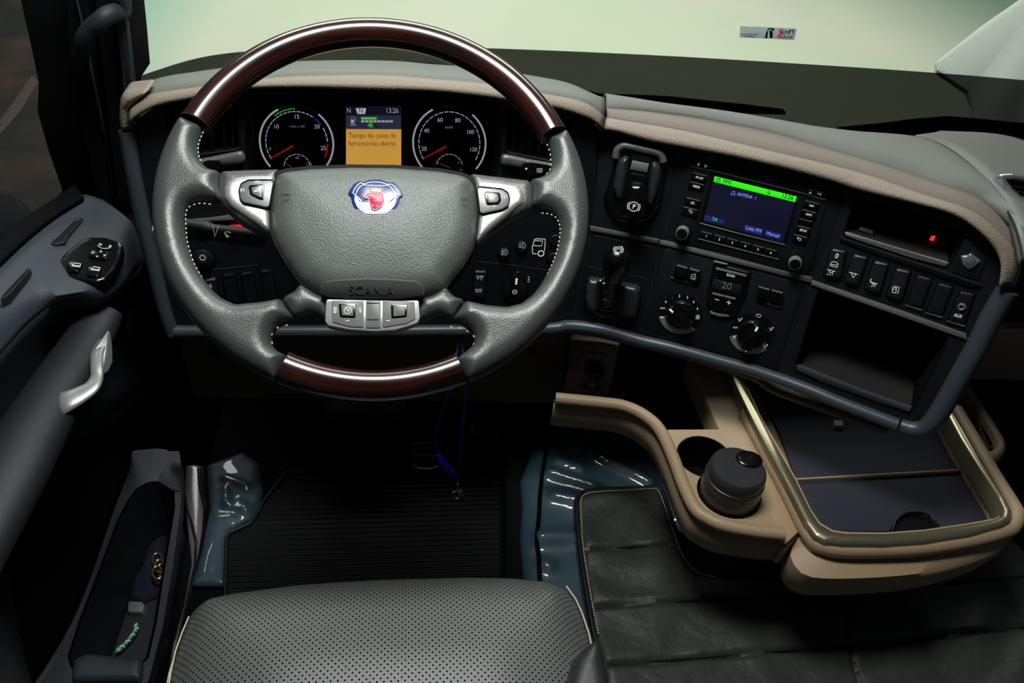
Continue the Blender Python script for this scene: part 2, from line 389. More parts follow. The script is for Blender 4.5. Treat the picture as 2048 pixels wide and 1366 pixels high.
def sweep(path, rad, seg=16, closed=False, bm=None, flat=1, up=None, cap=True):
    bm = bm or NB(); path = [V(p) for p in path]; N = len(path); uvl = bm.loops.layers.uv.verify()
    R = rad if isinstance(rad, (list, tuple)) else [rad]*N; rings = []; L = 0; Ls = []
    def tan(i):
        a = path[(i-1) % N] if (closed or i > 0) else path[i]; b = path[(i+1) % N] if (closed or i < N-1) else path[i]; return (b-a).normalized()
    t0 = tan(0); nrm = V(up) if up is not None else (V((0, 0, 1)) if abs(t0.z) < .9 else V((1, 0, 0)))
    for i in range(N):
        t = tan(i); nrm = (V(up) if up is not None else nrm); nrm = (nrm-t*nrm.dot(t)).normalized(); bn = t.cross(nrm)
        rings.append([bm.verts.new(path[i]+(nrm*math.sin(2*math.pi*k/seg)*flat+bn*math.cos(2*math.pi*k/seg))*R[i]) for k in range(seg)])
        if i: L += (path[i]-path[i-1]).length
        Ls.append(L)
    for i in range(N if closed else N-1):
        A = rings[i]; B = rings[(i+1) % N]
        for k in range(seg):
            f = bm.faces.new((A[k], A[(k+1) % seg], B[(k+1) % seg], B[k]))
            for lp, (s, kk) in zip(f.loops, ((Ls[i], k), (Ls[i], k+1), (Ls[(i+1) % N] if i+1 < N else L, k+1), (Ls[(i+1) % N] if i+1 < N else L, k))):
                lp[uvl].uv = (s, kk/seg)
    if not closed and cap: bm.faces.new(rings[0][::-1]); bm.faces.new(rings[-1])
    return bm
def lathe(bm, c, n, prof, seg=40, u=None):
    """revolve (radius, height) pairs about the axis n through c"""
    pl = Pl(c, n, u if u is not None else ((1, 0, 0) if abs(V(n).normalized().x) < .9 else (0, 1, 0))); rings = []
    for r, h in prof:
        rings.append([bm.verts.new(pl.w((r*math.cos(2*math.pi*k/seg), r*math.sin(2*math.pi*k/seg)), h)) for k in range(seg)] if r > 1e-6 else [bm.verts.new(pl.w((0, 0), h))])
    for A, B in zip(rings, rings[1:]):
        for k in range(seg):
            k2 = (k+1) % seg
            if len(A) == 1 and len(B) == 1: continue
            if len(A) == 1: bm.faces.new((A[0], B[k], B[k2]))
            elif len(B) == 1: bm.faces.new((A[k], A[k2], B[0]))
            else: bm.faces.new((A[k], A[k2], B[k2], B[k]))
    return bm
def ribbon(bm, pl, p, wd, h, t=.0003, closed=False):
    """flat stroke of width wd (m) along 2D points, raised t above h"""
    N = len(p); P = [V(a) for a in p]; Lf = []; Rt = []
    for i in range(N):
        a = P[i-1] if (closed or i > 0) else P[i]; b = P[(i+1) % N] if (closed or i < N-1) else P[i]; d = (b-a)
        if d.length < 1e-9: d = V((1, 0))
        d.normalize(); nn = V((-d.y, d.x))*wd/2; Lf.append(P[i]+nn); Rt.append(P[i]-nn)
    v = [[bm.verts.new(pl.w(q, hh)) for q in S] for S, hh in ((Lf, h), (Rt, h), (Rt, h-t), (Lf, h-t))]
    for i in range(N if closed else N-1):
        j = (i+1) % N
        for A, B in ((0, 1), (1, 2), (2, 3), (3, 0)): bm.faces.new((v[A][i], v[A][j], v[B][j], v[B][i]))
    if not closed:
        bm.faces.new([v[k][0] for k in range(4)]); bm.faces.new([v[k][-1] for k in range(4)][::-1])
    return bm
def stroke(bm, pl, pts, wd, h=.0004, closed=False, sm=0):
    q = [pl.px2(x, y, h) for x, y in pts]
    if sm: q = spl(q, sm, closed)
    return ribbon(bm, pl, q, wd*1e-3, h, closed=closed)
def arc(bm, pl, c, r, a0, a1, wd, h, n=40, gap=0, k=1):
    """arc or k dashes between angles (degrees, clockwise from left)"""
    for i in range(k):
        s0 = a0+(a1-a0)*i/k; s1 = a0+(a1-a0)*(i+1)/k-(a1-a0)/k*gap
        ribbon(bm, pl, [(c[0]-r*math.cos(math.radians(s)), c[1]+r*math.sin(math.radians(s))) for s in np.linspace(s0, s1, max(3, n//k))], wd, h)
    return bm
FC = {}
def text(bm, pl, s, p0, p1, h=.0004, ys=1.0, ext=.0002):
    """letters set along the line p0-p1 (px), baseline start to end"""
    key = s
    if key not in FC:
        c = bpy.data.curves.new('t', 'FONT'); c.body = s; c.size = 1; c.extrude = 0; c.resolution_u = 3
        o = bpy.data.objects.new('t', c); COL.objects.link(o); bpy.context.view_layer.update()
        me = bpy.data.meshes.new_from_object(o.evaluated_get(bpy.context.evaluated_depsgraph_get()))
        FC[key] = ([tuple(v.co) for v in me.vertices], [tuple(p.vertices) for p in me.polygons])
        bpy.data.objects.remove(o); bpy.data.curves.remove(c); bpy.data.meshes.remove(me)
    vs, fs = FC[key]; x0 = min(v[0] for v in vs); x1 = max(v[0] for v in vs)
    if len(s) == 1: c = (x0+x1)/2; x0, x1 = c-.27, c+.27
    A = V(pl.px2(*p0, h)); B = V(pl.px2(*p1, h)); d = (B-A)/(x1-x0); e = V((-d.y, d.x))*ys
    T = [bm.verts.new(pl.w(A+d*(v[0]-x0)+e*v[1], h)) for v in vs]; L = [bm.verts.new(pl.w(A+d*(v[0]-x0)+e*v[1], h-ext)) for v in vs]; es = set()
    for f in fs:
        bm.faces.new([T[i] for i in f]); [es.add((f[i], f[(i+1) % len(f)])) for i in range(len(f))]
    for a, b in es:
        if (b, a) not in es: bm.faces.new((T[b], T[a], L[a], L[b]))
    return bm
def tc_(bm, pl, s, c, wpx, h=.0004, ys=1.0, slope=0):
    """short centred text: centre px, width px, slope of the line"""
    dx = wpx/2; cap = 0; p0 = (c[0]-dx, c[1]-dx*slope); p1 = (c[0]+dx, c[1]+dx*slope)
    return text(bm, pl, s, p0, p1, h, ys)
def circ(bm, pl, c, rpx, wd, h=.0004):
    cc = pl.px2(*c, h); r = rpx*pl.mpp(*c); return ribbon(bm, pl, [(cc[0]+r*math.cos(a*math.pi/12), cc[1]+r*math.sin(a*math.pi/12)) for a in range(24)], wd*1e-3, h, closed=True)
def solid(bm, pl, pts, h, t=.0003, sm=0, r=0):
    return slab(pl, pts, h-t, h, r, 0.00005, sm, bm=bm)
def tube_px(pl, pts, rad, sm=4, h=0, **k):
    p = [pl.at(x, y, h) for x, y in pts]; p = [V(a) for a in spl(p, sm, False)] if sm else p
    return sweep(p, rad, **k)
def smooth_path(items, sm=5, w=4):
    # px points on several planes; the distances are evened out so the path has no kinks
    px = [V((x, y)) for _, x, y, _ in items]; dd = [(p.at(x, y, h)-CAM).dot(CF) for p, x, y, h in items]
    q = spl([(a.x, a.y, d) for a, d in zip(px, dd)], sm, False); n = len(q)
    out = []
    for i in range(n): k = min(w, i, n-1-i); d = sum(a[2] for a in q[i-k:i+k+1])/(2*k+1); out.append(dep(q[i][0], q[i][1], d))
    return out
def stitches(path3, n, L=.003, rad=.0005, up=V((0, 0, 1))):
    bm = NB(); P = resamp(path3, n*2)
    for i in range(n):
        a, b = P[2*i], P[2*i+1]; d = (b-a).normalized()*L/2; c = (a+b)/2; sweep([c-d, c+d], rad, seg=5, bm=bm)
    return bm
# ================================================================= STEERING WHEEL
ca, sa = math.cos(math.radians(58.4)), math.sin(math.radians(58.4))
WC = V((-.0355, .78, .873)); W = Pl(WC, (0, -ca, sa), (1, 0, 0)); RM = .215
def wp(a, r=RM, h=0): return W.w((r*math.cos(a), r*math.sin(a)), h)     # point on the wheel circle
def wang(x, y): q = W.px2(x, y); return math.atan2(q[1], q[0])
wheel = thing('steering_wheel', 'large four-spoke steering wheel in grey leather and dark polished wood', 'steering wheel', WC - W.n*.06)
aTL, aTR, aBL, aBR = wang(386, 246), wang(1110, 270), wang(566, 738), wang(921, 736)
def woodrim(a0, a1, n, label):
    o = put('wood_rim', sweep([wp(a0+(a1-a0)*i/n) for i in range(n+1)], .0166, 28, up=W.n), 'wood', wheel); o['label'] = label
    for a in (a0, a1):
        s = math.copysign(.006, (a1-a0) if a == a0 else (a0-a1))
        put('rim_joint_ring', sweep([wp(a), wp(a+s)], .0172, 28, up=W.n), 'seam', wheel)
woodrim(aTR, aTL, 90, 'long polished wood arc at the top of the rim')
woodrim(aBL, aBR, 44, 'short polished wood arc at the bottom of the rim')
def outer(a0, a1, n=44, R=None):
    out = []
    for i in range(n+1):
        t = i/n; a = a0+(a1-a0)*t; g = math.sin(math.pi*t)**.5 if 0 < t < 1 else 0
        out.append(((RM+.0166+.0022*g)*math.cos(a), (RM+.0166+.0022*g)*math.sin(a)))
    return out
W2 = lambda pts: [W.px2(x, y) for x, y in pts]
inL = [(573, 712), (556, 704), (546, 692), (544, 678), (550, 661), (566, 648), (589, 638), (562, 599), (525, 606), (473, 611), (446, 599), (430, 586), (410, 562), (399, 545), (387, 522), (377, 495), (371, 465), (369, 440), (372, 422), (381, 411), (396, 406), (430, 407), (451, 407), (440, 375), (442, 347), (419, 341), (405, 329), (397, 310), (396, 292), (400, 275), (406, 257)]
inR = [(1096, 281), (1101, 300), (1103, 321), (1101, 338), (1091, 352), (1078, 359), (1059, 363), (1064, 384), (1061, 416), (1090, 422), (1107, 430), (1116, 442), (1121, 460), (1117, 489), (1110, 511), (1103, 530), (1091, 553), (1080, 572), (1063, 593), (1041, 609), (1012, 616), (970, 612), (930, 603), (904, 641), (925, 650), (943, 664), (949, 678), (945, 692), (932, 704), (912, 718)]
aL0 = aTL if aTL > 0 else aTL; aL1 = aBL % (2*math.pi)
leftO = outer(aL0, aL1); rightO = outer(aBR, aTR)
for nm, pl2 in (('left', leftO+W2(inL)), ('right', rightO+W2(inR))):
    put('rim_leather', puff(W, pl2, .0172, .0172, .0045, both=True), 'leather', wheel, sharp=80)['label'] = 'grey grained leather grip on the %s of the rim' % nm
# sewn edges seen inside the rim openings
def sew(pts, n):
    P = [W.at(x, y, .004) for x, y in pts]; P = [V(a) for a in spl(P, 5, False)]; bm = NB(); n = int(n*.62); Q = resamp(P, n*2)
    for i in range(n):
        d = (Q[2*i+1]-Q[2*i]).normalized()*.0011; c = Q[2*i]; sweep([c-d, c+d], .00055, seg=6, bm=bm)
    return bm
for pts, n in ((z(3, 301, 243, 288, 275, 276, 310, 274, 350, 282, 385, 292, 410), 13), (z(3, 340, 650, 300, 645, 266, 648, 238, 658, 215, 672, 205, 700, 203, 745, 206, 800, 212, 860, 228, 920, 252, 990, 285, 1050, 318, 1108, 350, 1145, 385, 1180), 42),
               (z(4, 641, 355, 655, 395, 660, 440, 657, 485, 630, 522), 12), (z(4, 615, 728, 650, 732, 680, 745, 700, 770, 711, 815, 705, 880, 690, 945, 668, 1005, 635, 1075, 603, 1135, 560, 1185), 40),
               (z(11, 560, 28, 520, 38, 497, 52, 482, 78, 480, 105, 492, 140), 8), (z(11, 1425, 36, 1470, 44, 1515, 62, 1545, 90, 1545, 120, 1530, 142), 9)):
    put('stitching', sew(pts, n), 'stitchw', wheel)
# spoke covers
def wslab(name, m, pts, h0, h1, r=.002, b=.001, sm=0, par=wheel, label=None):
    o = put(name, slab(W, pts, h0, h1, r, b, sm), m, par, 30)
    if label: o['label'] = label
    return o
def wpuff(name, m, pts, r, hm, base, par=wheel, rr=.003, step=.004, skirt=.006, dome=0, label=None):
    o = put(name, puff(W, pp(W, pts, rr, base), r, hm, step, base=base, skirt=skirt, dome=dome), m, par, 60)
    if label: o['label'] = label
    return o
wpuff('spoke', 'leather', z(14, 84, 96, 300, 86, 540, 80, 520, 300, 480, 600, 380, 560, 230, 480, 120, 380, 60, 310, 62, 200), .010, .010, -.001)
wpuff('spoke', 'leather', z(15, 600, 112, 820, 138, 1062, 166, 1086, 230, 1086, 330, 1070, 385, 900, 470, 780, 560, 650, 650, 630, 400), .010, .010, -.001)
wpuff('spoke', 'leather', z(14, 690, 940, 640, 1005, 560, 1048, 545, 1062, 570, 1100, 645, 1212, 760, 1168, 830, 1190, 900, 1240, 920, 1050, 830, 1030), .012, .012, .0)
wpuff('spoke', 'leather', z(15, 430, 955, 452, 1010, 500, 1048, 575, 1070, 530, 1120, 470, 1220, 380, 1180, 300, 1200, 205, 1245, 200, 1060, 300, 1035), .012, .012, .0)
def facets(par, k, bez, pan, key, side):
    b = wpuff('spoke_bezel', 'silver', z(k, *bez), .006, .005, .0075, rr=.004, step=.003, label='brushed silver bezel on the %s spoke' % side)
    p = put('button_pad', slab(W, z(k, *pan), .009, .0145, .004, .0008), 'silver_dark', b, 30)
    put('edge', ring(W, z(k, *pan), [(a+(cx-a)*.05, c+(cy-c)*.05) for (a, c), (cx, cy) in zip(z(k, *pan), [(sum(q[0] for q in z(k, *pan))/len(z(k, *pan)), sum(q[1] for q in z(k, *pan))/len(z(k, *pan)))]*20)], .010, .0152, .004), 'seam', b)
    kc = z(k, *key); c = (sum(q[0] for q in kc)/len(kc), sum(q[1] for q in kc)/len(kc)); big = [(c[0]+(a-c[0])*1.45, c[1]+(q-c[1])*1.4) for a, q in kc]
    put('key_surround', slab(W, big, .014, .0158, .003, .0006), 'gloss', wheel); put('key', slab(W, kc, .0155, .0175, .002, .0006), 'silver_dark', wheel)
facets(wheel, 14, (500, 122, 300, 125, 190, 140, 130, 175, 110, 230, 115, 300, 160, 360, 260, 430, 370, 500, 455, 562, 448, 380, 470, 260), (488, 145, 290, 148, 235, 175, 218, 230, 225, 290, 250, 322, 450, 366), (310, 205, 395, 200, 390, 285, 370, 280, 320, 255), 'left')
facets(wheel, 15, (650, 162, 850, 180, 960, 200, 1005, 235, 1018, 290, 1005, 340, 960, 370, 880, 440, 790, 510, 700, 590, 655, 635, 678, 430), (655, 195, 850, 215, 900, 245, 912, 300, 900, 345, 850, 375, 682, 412), (738, 252, 822, 258, 828, 300, 815, 320, 750, 325), 'right')
b = NB(); h = .0149
for pts, cl in (((235, 213, 235, 240), 0), ((258, 215, 258, 240, 238, 226), 1), ((430, 222, 430, 245, 449, 234), 1), ((456, 222, 456, 246), 0), ((340, 161, 350, 161, 362, 155, 362, 176, 350, 170, 340, 170), 1), ((370, 160, 373, 166, 370, 173), 0), ((378, 157, 383, 166, 378, 176), 0)):
    stroke(b, W, z(14, *pts), .45, h, cl)
for pts in ((784, 206, 799, 224, 770, 222), (708, 266, 708, 290, 686, 277), (870, 266, 888, 280, 870, 293), (778, 347, 804, 348, 790, 360)):
    stroke(b, W, z(15, *pts), .45, h, True)
stroke(b, W, z(15, 762, 296, 768, 300, 772, 294, 768, 286, 780, 278, 796, 276, 802, 282), .45, .0179)
text(b, W, 'SRC', z1(14, 332, 242), z1(14, 374, 242), .0179)
put('symbols', b, 'white', wheel)
# centre pad
hubpx = [(552, 344), (575, 338), (620, 333), (700, 330), (790, 331), (880, 338), (920, 345), (941, 353), (951, 370), (956, 399), (957, 431), (954, 466), (944, 499), (926, 531), (904, 557), (890, 578), (876, 587), (851, 595), (800, 600), (740, 600), (680, 599), (652, 594), (637, 588), (620, 578), (602, 567), (588, 548), (569, 520), (551, 489), (541, 462), (539, 425), (542, 389)]
hub = put('centre_pad', puff(W, pp(W, hubpx, .004, .012, 0), .030, .020, .004, base=.005, skirt=.02, dome=.004, smooth=6), 'hub', wheel, 60)
put('hub_gap', slab(W, [(748+(a-748)*1.012, 466+(c-466)*1.014) for a, c in hubpx], -.02, .008, .004), 'seam', wheel)
put('column_boss', lathe(NB(), WC-W.n*.005, -W.n, [(0, 0), (.025, 0), (.028, .02), (.035, .09), (.04, .16), (0, .16)]), 'mattblack', wheel)
HT = .0275
_a, _b, _c = W.at(650, 564, .0258), W.at(850, 571, .0258), W.at(745, 598, .0175); NP = Pl(_a, (_c-_a).cross(_b-_a), (1, 0, 0)); NP = NP if NP.n.dot(W.n) > 0 else Pl(_a, -NP.n, (1, 0, 0))
plq = slab(NP, [(640, 588), (641, 574), (649, 565), (665, 561), (736, 558), (790, 560), (830, 563), (843, 571), (850, 581), (849, 592), (800, 598), (740, 599), (690, 598), (657, 595)], -.008, .0, .003, .001)
put('name_plate', plq, 'hub_smooth', hub, 30)
b = NB(); text(b, NP, 'SCANIA', (698, 589), (788, 590), .0009, ys=1.0, ext=.001); put('embossed_lettering', b, 'hub_smooth', hub)
b = NB()
for k, pts in ((14, (540, 266, 560, 260, 590, 262, 604, 264, 604, 272, 590, 268, 560, 274)), (15, (535, 298, 560, 290, 575, 296, 596, 290, 598, 318, 575, 304, 560, 312))): stroke(b, W, z(k, *pts), .5, HT+.0006, True)
put('horn_mark', b, 'mattblack', hub)
# emblem
EH = .0285
em = put('emblem', slab(W, [(750.5+(a-750.5)*1.08, 399+(c-398)*1.09) for a, c in z(16, 560, 430, 600, 350, 660, 270, 740, 220, 820, 238, 900, 205, 1020, 188, 1140, 200, 1250, 245, 1330, 238, 1400, 280, 1460, 360, 1500, 450, 1495, 490, 1450, 510, 1440, 600, 1400, 690, 1330, 770, 1210, 840, 1200, 885, 1170, 910, 1020, 918, 880, 905, 845, 870, 820, 820, 740, 770, 660, 690, 620, 590, 605, 490, 570, 460)], .018, EH, .001, .0008), 'navy', hub)
ORG[em.name] = ORG[hub.name]
def emb(name, m, *shapes):
    b = NB()
    for pts, h, sm in shapes: solid(b, W, z(16, *pts), EH+h, .0006, sm)
    put(name, b, m, hub)
emb('emblem_shield', 'emb_white', ((650, 490, 720, 500, 730, 590, 800, 598, 1000, 600, 1260, 596, 1340, 580, 1400, 500, 1420, 520, 1415, 590, 1380, 670, 1310, 745, 1195, 810, 1180, 870, 1150, 888, 1020, 895, 890, 882, 865, 860, 845, 800, 760, 745, 690, 670, 655, 590), .0003, 0))
b = NB()
for pts, cl in (((610, 425, 650, 345, 700, 280, 750, 240, 830, 262, 900, 232, 1020, 222, 1140, 232, 1250, 268, 1320, 262, 1380, 300, 1430, 370, 1470, 460, 1400, 490, 1410, 570, 1380, 660, 1300, 750, 1190, 815), 0), ((610, 425, 655, 460, 650, 560, 690, 670, 760, 745, 850, 800), 0), ((820, 278, 900, 290, 1050, 298, 1200, 292, 1260, 282), 0), ((660, 470, 700, 370, 760, 300, 820, 268), 0), ((1260, 275, 1330, 330, 1380, 410, 1400, 490), 0)):
    stroke(b, W, z(16, *pts), .8, EH+.0007, cl)
put('emblem_lines', b, 'emb_blue', hub)
b = NB()
for pts in ((670, 480, 750, 550, 810, 650, 850, 780), (1400, 490, 1290, 570, 1230, 670, 1190, 780), (850, 800, 1020, 805, 1190, 800)): stroke(b, W, z(16, *pts), 1.4, EH+.0011)
put('emblem_lines', b, 'emb_white', hub)
emb('emblem_crown', 'gold', ((918, 325, 950, 362, 985, 362, 1005, 345, 1042, 322, 1075, 345, 1090, 365, 1125, 362, 1160, 330, 1138, 412, 1040, 404, 955, 412), .0012, 0))
gr = (790, 465, 840, 480, 862, 440, 900, 418, 950, 424, 1010, 410, 1090, 412, 1155, 408, 1172, 440, 1150, 462, 1185, 500, 1182, 530, 1195, 570, 1170, 625, 1150, 670, 1100, 705, 1020, 742, 960, 712, 932, 665, 920, 600, 900, 550, 925, 525, 850, 525, 815, 500)
emb('griffin_crest', 'griffin', (gr, .0013, 0))
b = NB(); stroke(b, W, z(16, *gr), .45, EH+.0017, True)
for pts in ((900, 470, 950, 480, 980, 500), (970, 440, 1010, 460), (1090, 440, 1120, 470, 1110, 520, 1060, 560), (1130, 480, 1150, 540, 1120, 590), (1010, 570, 1060, 580, 1100, 560), (960, 640, 980, 680, 1000, 640), (1040, 650, 1060, 690, 1090, 640)): stroke(b, W, z(16, *pts), .35, EH+.0017)
put('emblem_lines', b, 'emb_white', hub)
# lower button cluster
fr = put('control_frame', slab(W, [(652, 598), (650, 642), (656, 651), (697, 659), (749, 662.5), (790, 660), (815, 653), (835, 646), (840, 636), (838, 600), (800, 601), (700, 599)], .006, .0160, .003, .001), 'silver', wheel)
for pts in (((663, 600), (727, 601), (727, 655), (697, 653), (664, 644)), ((732, 600), (761, 600), (761, 656), (731, 656)), ((765, 600), (829, 602), (831, 638), (814, 647), (765, 655))):
    put('control_pad', slab(W, pts, .008, .0172, .002, .001), 'key_grey', fr); 
for pts in (z(14, 975, 1088, 1106, 1086, 1104, 1198, 985, 1192), z(14, 1372, 1095, 1500, 1097, 1494, 1190, 1376, 1202)):
    c = (sum(q[0] for q in pts)/4, sum(q[1] for q in pts)/4)
    put('key_surround', slab(W, pts, .015, .0178, .0015, .0005), 'gloss', fr); put('key', slab(W, [(c[0]+(a-c[0])*.72, c[1]+(q-c[1])*.74) for a, q in pts], .0155, .0196, .001, .0006), 'key_grey', fr)
b = NB()
for y in (1086, 1211): stroke(b, W, z(14, 1192, y, 1282, y), .7, .0176)
put('key_groove', b, 'seam', fr)
b = NB(); circ(b, W, z1(14, 1045, 1142), 6.5, .4, .0199); stroke(b, W, z(14, 1028, 1122, 1050, 1148), .5, .0199); stroke(b, W, z(14, 1060, 1130, 1045, 1150), .4, .0199)
stroke(b, W, z(14, 1035, 1071, 1061, 1071), .5, .0176); stroke(b, W, z(14, 1048, 1062, 1048, 1082), .5, .0176); stroke(b, W, z(14, 1030, 1219, 1058, 1219), .5, .0176); stroke(b, W, z(15, -2, 1219, -30, 1219), .5, .0176)
text(b, W, 'RES', z1(14, 960, 1160), z1(14, 960, 1115), .0176); text(b, W, 'OFF', z1(14, 1130, 1118), z1(14, 1130, 1158), .0176)
put('symbols', b, 'white', fr)

# ================================================================= DASHBOARD PLANES
P0 = dep(1180, 455, 1.22)
PA = face(P0, 0, 8); PB = face(P0, 19, 12); PC = face(PB.at(1330, 485), 25, 12); PD = face(PC.at(1622, 555), 37, 12)
PK = face(PA.at(748, 285, -.075), 0, 26)
def fplane(x, y=400):
    return PA if x < 1185 else PB if x < 1335 else PC if x < 1622 else PD
dash = thing('dashboard', 'wraparound black dashboard with a brown padded brow and a blue-grey lower edge', 'dashboard', (PA.at(748, 600).x, 1.05, .45))
def dslab(name, m, pl, pts, h0, h1, r=.003, b=.001, sm=0, par=dash, label=None):
    o = put(name, slab(pl, pts, h0, h1, r, b, sm), m, par, 30)
    if label: o['label'] = label
    return o
# fascia panels with their openings
BARL = [(345, 662), (700, 655), (1020, 650)]
outA = [(262, 262), (275, 240), (307, 217), (370, 203), (480, 184), (600, 180), (748, 184), (870, 188), (988, 200), (1060, 213), (1116, 221), (1153, 232), (1190, 252), (1193, 330), (1182, 455), (1162, 560), (1146, 662), (345, 662), (322, 560), (290, 400)]
clus = [(492, 196), (620, 190), (748, 189), (870, 193), (996, 208), (1002, 300), (985, 372), (500, 372), (492, 300)]
ventLp = [(330, 214), (478, 196), (482, 300), (352, 318)]; ventRp = z(4, 408, 162, 600, 178, 785, 215, 775, 330, 660, 448, 430, 402, 408, 395)
q2 = lambda pl, pts, r=.004: pp(pl, pts, r)
b = holed(PA, q2(PA, outA, .003), [q2(PA, clus), q2(PA, ventLp), q2(PA, ventRp)], -.012, 0)
put('fascia', b, 'black', dash, 30)['label'] = 'matt black panel around the instruments'
put('instrument_hood', pocket(PA, clus, .19, 1.0, .004), 'mattblack', dash, 30)
put('vent_duct', pocket(PA, ventLp, .05, .9, .004), 'seam', dash, 30); put('vent_duct', pocket(PA, ventRp, .05, .9, .004), 'seam', dash, 30)
outB = [(1190, 252), (1204, 262), (1306, 284), (1348, 294), (1342, 400), (1330, 485), (1305, 600), (1283, 668), (1146, 662), (1162, 560), (1180, 455), (1192, 330)]
outC = [(1344, 292), (1453, 313), (1560, 338), (1700, 376), (1672, 450), (1622, 555), (1592, 650), (1556, 744), (1420, 702), (1283, 668), (1305, 600), (1330, 485), (1340, 400)]
outD = [(1696, 372), (1724, 384), (1826, 410), (1903, 432), (1948, 459), (1983, 493), (2001, 527), (1998, 576), (1960, 660), (1915, 745), (1880, 800), (1858, 842), (1848, 850), (1804, 842), (1700, 800), (1556, 744), (1592, 650), (1622, 555), (1672, 450)]
put('fascia', slab(PB, outB, -.012, 0, 0), 'black', dash, 30)
put('fascia', slab(PC, outC, -.012, 0, 0), 'black', dash, 30)
upk = z(7, 392, 62, 520, 70, 760, 140, 975, 238, 890, 388, 700, 345, 338, 228); lpk = z(7, 205, 520, 880, 772, 862, 830, 690, 1160, 680, 1165, 85, 950, 90, 900)
b = holed(PD, q2(PD, outD, .002), [q2(PD, upk), q2(PD, lpk)], -.012, 0); put('fascia', b, 'black', dash, 30)
put('upper_shelf', pocket(PD, upk, .10, .86, .004), 'mattblack', dash, 30)['label'] = 'dark open shelf above the switch row'
put('lower_shelf', pocket(PD, lpk, .12, .84, .004), 'mattblack', dash, 30)['label'] = 'deep dark open shelf with a ribbed mat'
# shelf mats and lips
def shelfmat(p0, p1, q0, q1, depth, m, par=dash):
    bm = NB(); A, B = PD.at(*p0, -.001), PD.at(*p1, -.001); d = -PD.n*depth + PD.v*.012
    a = [A, B, B+d*1-PD.u*.006, A+d+PD.u*.006]; t = PD.v*-.003
    v = [bm.verts.new(p) for p in a]+[bm.verts.new(p+t) for p in a]
    for f in ((0, 1, 2, 3), (7, 6, 5, 4), (0, 4, 5, 1), (1, 5, 6, 2), (2, 6, 7, 3), (3, 7, 4, 0)): bm.faces.new([v[i] for i in f])
    return put('shelf_mat', bm, m, par, 30)
shelfmat(z1(7, 95, 935), z1(7, 686, 1148), 0, 0, .105, 'ribtray'); shelfmat(z1(7, 345, 232), z1(7, 880, 380), 0, 0, .06, 'ribtray')
dslab('shelf_ledge', 'black', PD, [(1678, 474), (1760, 500), (1880, 540), (1958, 566), (1964, 573), (1940, 573), (1860, 545), (1740, 504), (1680, 480)], -.001, .004, .001)
dslab('shelf_lip', 'silver', PD, z(7, 338, 222, 345, 240, 420, 268, 700, 360, 868, 402, 888, 386, 870, 378, 700, 330, 430, 248, 350, 222), -.001, .003, .001)
dslab('shelf_lip', 'rim', PD, z(7, 85, 925, 88, 948, 200, 1000, 500, 1110, 680, 1168, 694, 1140, 660, 1132, 400, 1040, 200, 960, 100, 920), -.001, .003, .001)
# trim strips along the middle
dslab('trim_strip', 'silver_dark', PB, z(5, 80, 788, 82, 826, 640, 934, 648, 898), -.001, .003, .001, label='thin grey metal strip under the parking brake')
dslab('trim_strip', 'silver_dark', PC, z(5, 655, 900, 650, 938, 1200, 1072, 1890, 1255, 1905, 1212, 1300, 1045), -.001, .003, .001, label='thin grey metal strip under the radio')
dslab('trim_strip', 'silver_dark', PD, z(7, 165, 474, 162, 500, 560, 640, 984, 790, 978, 758, 600, 622), -.001, .003, .001, label='thin grey metal strip between the two shelves')
# dark panel joints
b = NB()
for pl, pts in ((PB, z(5, 175, 30, 150, 330, 60, 830)), (PC, z(5, 870, 200, 800, 420, 690, 870, 650, 900)), (PB, z(6, 245, 60, 180, 300, 110, 720)), (PC, z(6, 805, 120, 740, 450, 640, 830)), (PC, z(6, 1990, 440, 1870, 800, 1750, 1140)), (PC, z(5, 2040, 600, 1960, 850, 1880, 1180))):
    stroke(b, pl, pts, 1.6, .0005)
for pl, pts in ((PB, z(5, 120, 868, 600, 962, 560, 1200, 60, 1110)), (PC, z(6, 845, 150, 1225, 248)), (PC, z(6, 1548, 328, 1945, 438, 1735, 1120, 680, 800, 845, 150))): stroke(b, pl, pts, .8, .0005)
put('panel_joint', b, 'seam', dash)
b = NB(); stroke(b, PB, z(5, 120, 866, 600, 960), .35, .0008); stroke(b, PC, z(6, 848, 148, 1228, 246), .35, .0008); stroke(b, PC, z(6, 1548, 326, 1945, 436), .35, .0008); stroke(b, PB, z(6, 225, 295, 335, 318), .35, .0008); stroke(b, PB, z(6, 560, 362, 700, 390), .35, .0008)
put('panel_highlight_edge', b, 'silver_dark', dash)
# rounded blue-grey lower edge
it = [(PA, x, y, .004) for x, y in ((350, 663), (520, 663), (800, 662), (1080, 658))]+[(PB, x, y, .004) for x, y in z(6, 80, 770, 350, 805)]+[(PC, *q, .004) for q in ((1279, 681), (1344, 696), (1431, 720), (1500, 739))]+[(PD, *q, .004) for q in ((1560, 759), (1620, 781), (1680, 806), (1740, 829), (1795, 850))]
put('lower_edge', sweep(smooth_path(it), .0098, 16), 'rim', dash, 60)['label'] = 'rounded blue-grey moulding along the bottom of the dashboard'
p = [PD.at(*z1(7, *q), .002) for q in ((632, 1238), (700, 1256), (760, 1250), (815, 1200), (860, 1130), (930, 1005), (1030, 830), (1120, 650), (1195, 528))]
n = len(spl(p, 5, False)); put('side_edge', sweep([V(a) for a in spl(p, 5, False)], [.0105+.0035*min(1, i/(n*.4)) for i in range(n)], 18), 'rim', dash, 60)['label'] = 'rounded blue-grey moulding turning up the right side of the dashboard'
